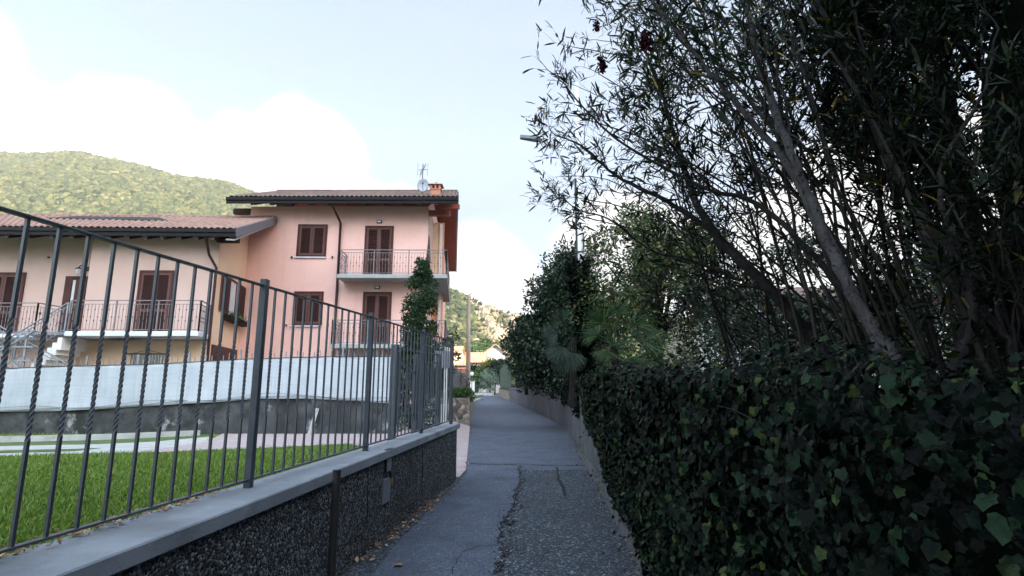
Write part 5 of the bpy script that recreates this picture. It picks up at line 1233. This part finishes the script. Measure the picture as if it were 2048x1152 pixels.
# ================================================================== LANE BEYOND THE FENCE
t = thing('rubble_garden_wall', (-2, 21, 0), 'rough tan rubble stone wall beside the red paving beyond the fence', 'wall')
b = MB(); Yw = [20.6, 24, 28, 32, 38, 45]
for i, (y0, y1) in enumerate(zip(Yw[:-1], Yw[1:])):
    l0 = -3.2 if i == 0 else road_l(y0) - .5; l1 = road_l(y1) - .5
    b.hexa([(l0, y0, -.1), (road_l(y0), y0, -.1), (road_l(y1), y1, -.1), (l1, y1, -.1), (l0, y0, 1.12), (road_l(y0) - .03, y0, 1.12), (road_l(y1) - .03, y1, 1.12), (l1, y1, 1.12)])
b.build('wall_body', m_stone, t)
A_ = Vector((-3.3, 20.9, 0)); B_ = Vector((road_l(29) - .12, 29.5, 0)); t = thing('lane_fence', (-2.4, 21, 1.12), 'thin upright railing on top of the rubble wall beside the lane', 'fence')
b = MB(); A_ = Vector((-2.36, 20.95, 1.1)); B_ = Vector((-2.36, 29.5, 1.1)); b.bar(A_ + Vector((0, 0, 1.12)), B_ + Vector((0, 0, 1.32)), .04); b.bar(A_ + Vector((0, 0, .12)), B_ + Vector((0, 0, .12)), .03); b.build('rail', m_rail, t)
br = MB().box(-2.36 - .011, -2.36 + .011, 20.95 - .011, 20.95 + .011, 1.1, 2.24).build('bar', m_rail, t)
for i in range(1, 22):
    o = br.copy(); COL.objects.link(o); o.parent = t; o.location = (0, 8.5 * i / 21, .0); o.scale = (1, 1, 1 + .17 * i / 21)
t = thing('wall_shrub', (-2.2, 21.3, 1.1), 'low green shrub spilling over the end of the rubble wall', 'shrub')
cloud([(Vector((-2.5 + .14 * i, 21.0 + .1 * (i % 2), 1.18 + .06 * (i % 3))), .24) for i in range(7)], 2600, T_ovate(.35), (.05, .09), m_bush, 'foliage', t)
t = thing('hedge_bush', (-3.2, 25, 1.1), 'dark hedge standing behind the thin railing beside the lane', 'hedge')
cloud(clumps([((-3.0, 24, 1.6), (.5, 2.2, .7)), ((-3.0, 28, 1.7), (.5, 2.4, .8)), ((-3.6, 22.5, 1.6), (.6, 1.2, .7))], 60, .25, .4, 3), 9000, T_ovate(.3), (.07, .12), m_cam, 'foliage', t, shell=.4)
# utility pole and its cables
p = at(937, 700, 32); x, y = p.x, 32; top = at(935, 590, 32).z
t = thing('utility_pole', (x, y, 0), 'tall concrete utility pole beside the lane in front of the hillside', 'pole')
MB().tube([(x, y, -.1), (x, y, 3), (x - .03, y, top)], [.15, .135, .10], 12).build('shaft', m_pole, t, smooth=True)
b = MB(); b.bar((x - .3, y, top - .28), (x + .3, y, top - .28), .05); b.bar((x - .03, y, top), (x + .2, y, top + .1), .03)
for k in (-.26, 0, .26): b.sphere((x + k, y, top - .2), .05, 6, 4)
b.build('crossarm', m_iron, t)
for (v0, v1, v2, lab) in ((668, 672, 676, 'top'), (679, 683, 688, 'second'), (686, 690, 696, 'third'), (696, 699, 702, 'fourth'), (702, 704, 704, 'lowest')):
    a = at(820, v0 - 1, 33.5); m_ = at(937, v1, 31.8); c = at(1120, v2 + 6, 36)
    pts_ = [a.lerp(m_, k / 6) - Vector((0, 0, .15 * sin(pi * k / 6))) for k in range(7)] + [m_.lerp(c, k / 6) - Vector((0, 0, .15 * sin(pi * k / 6))) for k in range(1, 7)]
    o = MB().tube(pts_, .012, 4).build('power_cable', m_wire); props(o, lab + ' of the pale overhead cables crossing behind the pole', 'cable', 'overhead cables by the utility pole')
# end of the lane
p = at(944, 782, 66); t = thing('gate_pier', (p.x, p.y, 0), 'small sunlit white pier at the far left end of the lane', 'pier'); MB().box(p.x - .3, p.x + .3, p.y - .3, p.y + .3, -.1, 2.0).build('pier', m_white, t); MB().box(p.x - .36, p.x + .36, p.y - .36, p.y + .36, 2.001, 2.1).build('coping', m_path, t)
xa, xb = at(948, 780, 84).x, at(987, 780, 84).x
t = thing('far_gate', ((xa + xb) / 2, 84, 0), 'low dark mesh gate closing the far end of the lane', 'gate')
MB().box(xa, xb, 83.9, 84.1, -.1, .42).build('plinth', m_path, t)
b = MB(); b.bar((xa, 84, 1.6), (xb, 84, 1.6), .07); b.bar((xa, 84, .5), (xb, 84, .5), .07)
for i in range(18): q = xa + (xb - xa) * i / 17; b.bar((q, 84, .42), (q, 84, 1.6), .035 if i % 6 else .09)
b.build('bars', m_green, t)
t = thing('green_slat_fence', (wall_x(66) + .3, 66, 1), 'tall weathered green metal fence at the right bend of the lane', 'fence'); b = MB()
for i in range(26):
    y = 57 + i * 1.0; x = wall_x(y) + .25; h = 3.6 - .02 * i; b.box(x - .03, x + .03, y - .25, y + .25, .9, .9 + h)
b.build('slats', m_green, t)
b = MB()
for y0, y1 in ((57, 66), (66, 75), (75, 83)): b.bar((wall_x(y0) + .25, y0, 4.3), (wall_x(y1) + .25, y1, 4.1), .08); b.bar((wall_x(y0) + .25, y0, 1.3), (wall_x(y1) + .25, y1, 1.3), .08)
b.build('rails', m_green, t)
p = at(944, 748, 60); t = thing('globe_lamp', (p.x, p.y, 0), 'white globe lamp on a thin post in the far garden', 'lamp'); MB().tube([(p.x, p.y, 0), p], .04, 6).build('post', m_iron, t); MB().sphere(p, .22, 12, 8).build('globe', m_white, t, smooth=True)

def bush(name, lab, ells, n, size, m, ncl=30, r=(.4, .8), seed=1, T_=None, cat='shrub', kind_trunk=True, shell=.45, group=None):
    b0 = Vector(ells[0][0]); t = thing(name, (b0.x, b0.y, 0), lab, cat, group)
    trunk('trunk', [(b0.x, b0.y, 0), (b0.x + .1, b0.y, b0.z * .6), b0], [.12, .09, .04], m_bark_d, t, 6)
    cloud(clumps(ells, ncl, r[0], r[1], seed), n, T_ or T_ovate(.35), size, m, 'crown', t, shell=shell); return t
bush('dark_tree', 'dark leafy tree right of the utility pole at the lane end', [((at(980, 745, 93).x, 93, 3.7), (1.8, 2, 1.2)), ((at(1003, 740, 90).x, 90, 4.0), (1.8, 2, 2.0))], 6000, (.22, .38), m_cam, 50, (.5, 1.0), 3, cat='tree')
bush('yellow_tree', 'sunlit yellow-green treetop behind the dark tree at the lane end', [((at(990, 722, 92).x, 92, 4.6), (2.0, 2, .8))], 3500, (.28, .45), m_bushy, 30, (.5, .8), 4, cat='tree')
bush('garden_shrub', 'mid-green shrub behind the far gate', [((at(955, 765, 90).x, 90, 2.2), (1.4, 1.5, 1.8)), ((at(962, 752, 90).x, 90, 3.2), (1.0, 1.2, 1.2))], 3500, (.25, .4), m_bush, 24, (.5, .8), 5)
bush('olive_tree', 'silvery grey-green olive shrub at the right of the far gate', [((at(980, 762, 88).x, 88, 2.6), (1.3, 1.3, 1.5))], 2600, (.22, .36), m_olive, 20, (.4, .8), 6, T_=T_lance(.12), cat='tree')
bush('dark_tree', 'dark round tree just right of the white globe lamp', [((at(952, 745, 94).x, 94, 3.6), (1.3, 1.2, 1.1))], 2600, (.22, .38), m_cam, 20, (.4, .8), 7, cat='tree')
bush('distant_tree', 'broad tree between the two roofs at the lane end', [((at(957, 705, 120).x, 120, 7.5), (3.6, 2, 2.4)), ((at(965, 690, 125).x, 125, 9.5), (3.2, 2, 2.2))], 4000, (.35, .6), m_bush, 30, (.8, 1.4), 8, cat='tree')

def small_house(name, lab, x0, x1, y0, y1, z0, ze, zr, wm, rm, win=(), ridge='x', oh=.5, band=None):
    t = thing(name, ((x0 + x1) / 2, y0, z0), lab, 'house')
    if ridge == 'x':
        ym = (y0 + y1) / 2
        MB().add([(x0, y0, z0), (x1, y0, z0), (x1, y1, z0), (x0, y1, z0), (x0, y0, ze), (x1, y0, ze), (x1, y1, ze), (x0, y1, ze), (x0, ym, zr - .1), (x1, ym, zr - .1)], [(0, 1, 5, 4), (2, 3, 7, 6), (1, 2, 6, 9, 5), (3, 0, 4, 8, 7), (4, 5, 9, 8), (6, 7, 8, 9)]).build('wall', wm, t)
        sl = (zr - ze) / (ym - y0)
        rf_ = tile_roof('roof', (x0 - oh, y0 - oh, ze - oh * sl + .1), (x1 + oh, y0 - oh, ze - oh * sl + .1), (x1 + oh, ym, zr + .1), (x0 - oh, ym, zr + .1), rm, t, period=.5, row=.8)
        tile_roof('rear_roof', (x1 + oh, y1 + oh, ze - oh * sl + .1), (x0 - oh, y1 + oh, ze - oh * sl + .1), (x0 - oh, ym, zr + .1), (x1 + oh, ym, zr + .1), rm, rf_, period=.5, row=.8)
        MB().bar((x0 - oh, y0 - oh, ze - oh * sl), (x1 + oh, y0 - oh, ze - oh * sl), .15, .2).build('gutter', m_eave, rf_)
    else:
        xm = (x0 + x1) / 2
        MB().add([(x0, y0, z0), (x1, y0, z0), (x1, y1, z0), (x0, y1, z0), (x0, y0, ze), (x1, y0, ze), (x1, y1, ze), (x0, y1, ze), (xm, y0, zr - .1), (xm, y1, zr - .1)], [(0, 1, 5, 8, 4), (2, 3, 7, 9, 6), (1, 2, 6, 5), (3, 0, 4, 7), (5, 6, 9, 8), (7, 4, 8, 9)]).build('wall', wm, t)
        sl = (zr - ze) / (xm - x0)
        for sgn, xe in ((-1, x0 - oh), (1, x1 + oh)):
            q = [(xe, y0 - oh, ze - oh * sl), (xm, y0 - oh, zr), (xm, y1 + oh, zr), (xe, y1 + oh, ze - oh * sl)]; MB().hexa([Vector(p) + Vector((0, 0, .02)) for p in q] + [Vector(p) + Vector((0, 0, .2)) for p in q]).build('roof', rm, t)
    for (a, c, w_, h_) in win:
        f = MB().box(a - w_ / 2 - .08, a + w_ / 2 + .08, y0 - .06, y0 + .02, c - .08, c + h_ + .08).build('window', m_white if wm is not m_white else m_brown, t); MB().box(a - w_ / 2, a + w_ / 2, y0 - .09, y0 - .061, c, c + h_).build('pane', m_glass, f)
    return t
Y = 95; X0, X1 = at(880, 700, Y).x, at(920, 700, Y).x
small_house('orange_house', 'tall sunlit orange house with a brown hipped roof at the lane end', X0, X1, Y, Y + 7, 0, at(910, 706, Y).z, at(910, 691, Y).z, m_ochre, m_tileo, [((X0 + X1) / 2, 4.4, .9, 1.2)], oh=.4)
X0, X1 = at(914, 720, 96).x, at(934, 720, 96).x
small_house('annex_house', 'low terracotta annex left of the utility pole in the sun', X0, X1, 93, 99, 0, at(920, 732, 93).z, at(920, 722, 93).z, m_orange, m_tileo, [((X0 + X1) / 2, 2.6, .8, 1)], oh=.2)
X0, X1 = at(930, 720, 100).x, at(967, 720, 100).x
small_house('white_cottage', 'sunlit white cottage with an orange tiled roof right of the utility pole', X0, X1, 100, 108, 0, at(950, 724, 100).z, at(950, 706, 104).z, m_white, m_tileo, [(X0 + 1.1, 3.2, .8, 1.1)], oh=.5)
X0, X1 = at(972, 720, 112).x, at(1010, 720, 112).x
small_house('beige_house', 'plain beige house with a low gabled roof above the lane-end trees', X0, X1, 112, 122, 0, at(990, 704, 112).z, at(1000, 690, 112).z, m_path, m_tileo, [], ridge='y', oh=.8)
# pale house glimpsed through the oleander stems
small_house('white_house', 'white house glimpsed between the oleander stems on the right', 9.3, 15.5, 19, 27, .5, 4.6, 5.6, m_white, m_tileg, [(10.6, 2.6, 1.0, 1.3), (13.2, 2.6, 1.0, 1.3)])

# conifer in front of the pink house
bx, by = -2.98, 17.5
t = thing('conifer_tree', (bx, by, .2), 'slim ragged dark green conifer standing before the pink house', 'tree')
MB().tube([(bx, by, .1), (bx + .05, by, 3), (bx, by, 5.5)], [.09, .06, .012], 8).build('trunk', m_bark_d, t, smooth=True)
cs = []; rr = random.Random(3); bt = MB()
for i in range(120):
    f = rr.random(); z = 1.6 + 4.1 * f
    R_ = float(np.interp(f, [0, .15, .3, .4, .62, .78, .85, .93, 1], [.95, .85, .38, .5, .58, .5, .30, .22, .05]))
    a = rr.random() * 2 * pi; k = rr.random() ** .5 * .95; q = Vector((bx + R_ * k * cos(a), by + R_ * k * sin(a), z)); cs.append((q, .13 + .12 * (1 - f)))
    if i % 3 == 0: bt.tube([(bx, by, z - .2), q], [.015, .005], 4)
for (dx, z) in ((.5, 2.6), (.75, 2.75), (.95, 2.9), (1.1, 3.15), (-.6, 2.3), (-.75, 2.15), (.7, 2.3), (.9, 2.1), (.4, 2.2), (1.15, 2.5), (-.4, 2.5)):
    cs.append((Vector((bx + dx, by + rr.uniform(-.3, .3), z)), .17)); bt.tube([(bx, by, z - .6), (bx + dx, by, z)], [.025, .008], 4)
bt.build('branches', m_bark_d, t)
cloud(cs, 24000, T_lance(.2), (.06, .12), m_cyp, 'crown', t, shell=.35, up=.4)
t = bush('garden_bush', 'dark bush behind the driveway gate under the conifer', [((-2.9, 15.6, 1.0), (.6, .5, .9)), ((-3.6, 16.2, 1.1), (.6, .4, 1.0))], 4000, (.05, .10), m_cam, 24, (.2, .35), 9)
t = thing('low_wall', (-3, 17, .2), 'pale rendered low wall glimpsed through the driveway gate', 'wall'); MB().box(-3.6, -2.2, 17.6, 17.8, .1, 1.0).build('wall_body', m_path, t)

# ================================================================== HILLS
def ico():
    bm = bmesh.new(); bmesh.ops.create_icosphere(bm, subdivisions=2, radius=1); v = np.array([tuple(x.co) for x in bm.verts]); f = [tuple(x.index for x in p.verts) for p in bm.faces]; bm.free(); return v, f
IV, IF = ico()
def blobs(name, C, R_, m, parent=None, var=.22):
    """tree crowns of a far wood: every crown a lumpy ball of its own"""
    n = len(C); k = len(IV); C = np.array(C); R_ = np.array(R_)
    jit = 1 + RG.normal(size=(n, k, 1)) * var
    sc_ = np.stack([RG.uniform(.8, 1.25, n), RG.uniform(.8, 1.25, n), RG.uniform(.75, 1.3, n)], 1)
    V = (C[:, None, :] + IV[None] * jit * (R_[:, None] * sc_)[:, None, :]).reshape(-1, 3)
    fi = np.array(IF); LI = (fi[None] + (np.arange(n) * k)[:, None, None]).reshape(-1); nf = n * len(IF)
    me = bpy.data.meshes.new(name); me.vertices.add(len(V)); me.vertices.foreach_set('co', V.astype(np.float32).ravel()); me.loops.add(len(LI)); me.loops.foreach_set('vertex_index', LI.astype(np.int32))
    me.polygons.add(nf); me.polygons.foreach_set('loop_start', (np.arange(nf) * 3).astype(np.int32)); me.polygons.foreach_set('loop_total', np.full(nf, 3, np.int32)); me.update(calc_edges=True)
    return link(name, me, m, parent)
r5_ = random.Random(77); m_stonegrit = mat('grit', (.12, .13, .14), rough=.9, island=[(0, (.03, .035, .04)), (.7, (.12, .135, .15)), (1, (.32, .34, .35))])
ridge = [(-700, 330), (-300, 315), (-80, 309), (0, 309), (90, 305), (160, 319), (250, 336), (300, 352), (370, 360), (430, 367), (480, 388), (520, 400), (600, 440), (700, 500), (800, 545), (870, 575), (935, 598), (975, 612), (1010, 624), (1060, 640), (1150, 655), (1300, 640), (1600, 600), (2000, 560), (2600, 540)]
def rel(u):   # elevation (z per metre of depth) of the skyline
    v = float(np.interp(u, [p[0] for p in ridge], [p[1] for p in ridge])); d = ray(u, v); return d.z / d.y
def ridgeY(u): return float(np.interp(u, [-300, 500, 700, 900, 1100, 1500], [640, 600, 480, 330, 300, 340]))
def hillp(u, f):
    Yr = ridgeY(u); Y0_ = 190; Y = Y0_ + (Yr - Y0_) * f; d = ray(u, 700); X = d.x / d.y * Y
    zr = EYE + rel(u) * Yr; z = zr * (f ** .92)
    z += 3.5 * sin(X * .045 + Y * .02) * (1 - f) + 2.5 * sin(Y * .07 - X * .03) * (1 - f)
    return X, Y, z
def hf(a, b_):
    u = -700 + 3300 * a
    if b_ <= 1 / 1.15: X, Y, z = hillp(u, b_ * 1.15); return (X, Y, z - 3.0)
    X, Y, z = hillp(u, 1.0); k = (b_ - 1 / 1.15) * 1.15 / .15; return (X * (1 + .12 * k), Y * (1 + .12 * k), z - 3.0 - 60 * k)
gp = []
for _ in range(650):
    k = r5_.random()
    if k < .45: i_ = r5_.randrange(8); q_ = Vector(edge[i_]).lerp(Vector(edge[i_ + 1]), r5_.random()); gp.append((q_.x + r5_.gauss(.03, .06), q_.y, .013))
    elif k < .75: Y = r5_.uniform(3, 9.5); gp.append((WX(Y) + abs(r5_.gauss(.05, .08)), Y, .008))
    else: Y = r5_.uniform(3, 14); gp.append((wall_x(Y) - abs(r5_.gauss(.14, .1)), Y, .008))
o = blobs('gravel', gp, [r5_.uniform(.003, .009) for _ in gp], m_stonegrit); props(o, 'loose grit and small stones along the cracks and edges of the asphalt', 'gravel', kind='stuff')
structure(MB().grid(hf, 160, 46).build('hills', m_hill, smooth=True))
# rocky slope seen beyond the lane
def rkf(a, b_):
    u = 885 + 300 * a; f = .12 + .90 * b_; X, Y, z = hillp(u, f)
    k = 1 if 0 < a < 1 else 0
    z += -1.2 + k * (1.6 * sin(X * .35 + 1.3 * sin(Y * .11)) * .8 + 1.3 * sin(X * .9 + Y * .22) * .6 + RG.normal() * .5); return (X + RG.normal() * .3, Y + RG.normal() * .6, z + .6)
structure(MB().grid(rkf, 110, 90).build('rocky_hillside', m_rock))
C = []; R_ = []; r5 = random.Random(17)
while len(C) < 20000:
    u = r5.uniform(-260, 720); f = 1 - .78 * r5.random() ** 1.1; X, Y, z = hillp(u, f); s_ = r5.uniform(1.4, 3.2)
    C.append((X, Y, z - .5 + r5.uniform(-1, 1.2))); R_.append(s_)
o = blobs('forest', C, R_, m_forest); props(o, 'sunlit green woodland covering the hill on the left', 'forest', kind='stuff')
C = []; R_ = []
while len(C) < 2600:
    u = r5.uniform(700, 1320); f = .05 + .97 * r5.random()
    green = u < 905 + 40 * r5.random() + 40 * (1 - f) or f < .38 + .1 * r5.random()
    if not green and r5.random() < .85: continue
    X, Y, z = hillp(u, min(1, f)); s_ = r5.uniform(1.0, 2.4) if green else r5.uniform(.5, 1.3); C.append((X, Y, z + .6)); R_.append(s_)
o = blobs('hillside_trees', C, R_, m_forest); props(o, 'scattered sunlit trees and scrub on the rocky slope at the lane end', 'forest', kind='stuff')
for (u, v) in ((924.5, 590.5),):
    pass
# the mountain behind the viewer that keeps the lane in shade
q0 = Vector((SD.x, SD.y, 0)).normalized(); sd_ = Vector((-q0.y, q0.x, 0))
def bh(a, b_):
    w = (a - .5) * 1100; dd = 150 + 260 * b_; h = (dd if b_ < .385 else 250 + (250 - dd) * .2)
    top = (250 + 76) * tan(SUN_EL) + 4 * sin(w * .03) + 3 * sin(w * .11)
    z = top * max(0, min(1, (dd - 150) / 100)) if dd <= 250 else top - (dd - 250) * .05
    p = q0 * dd + sd_ * w; return (p.x, p.y, z - .3)
structure(MB().grid(bh, 60, 26).build('mountain', m_hill, smooth=True))

# thin autumn air between the lane and the hills
HZ = .0002
hz = MB().box(-900, 1200, -640, 900, -1.3, 420).build('haze', None); hz['kind'] = 'stuff'; hz.display_type = 'WIRE'
hm = bpy.data.materials.new('haze_air'); hm.use_nodes = True; hn = hm.node_tree.nodes; hl = hm.node_tree.links; hn.remove(hn['Principled BSDF'])
vv = hn.new('ShaderNodeVolumePrincipled'); vv.inputs['Color'].default_value = (.93, .95, 1, 1); vv.inputs['Density'].default_value = HZ; hl.new(vv.outputs[0], hn['Material Output'].inputs['Volume'])
hz.data.materials.append(hm)
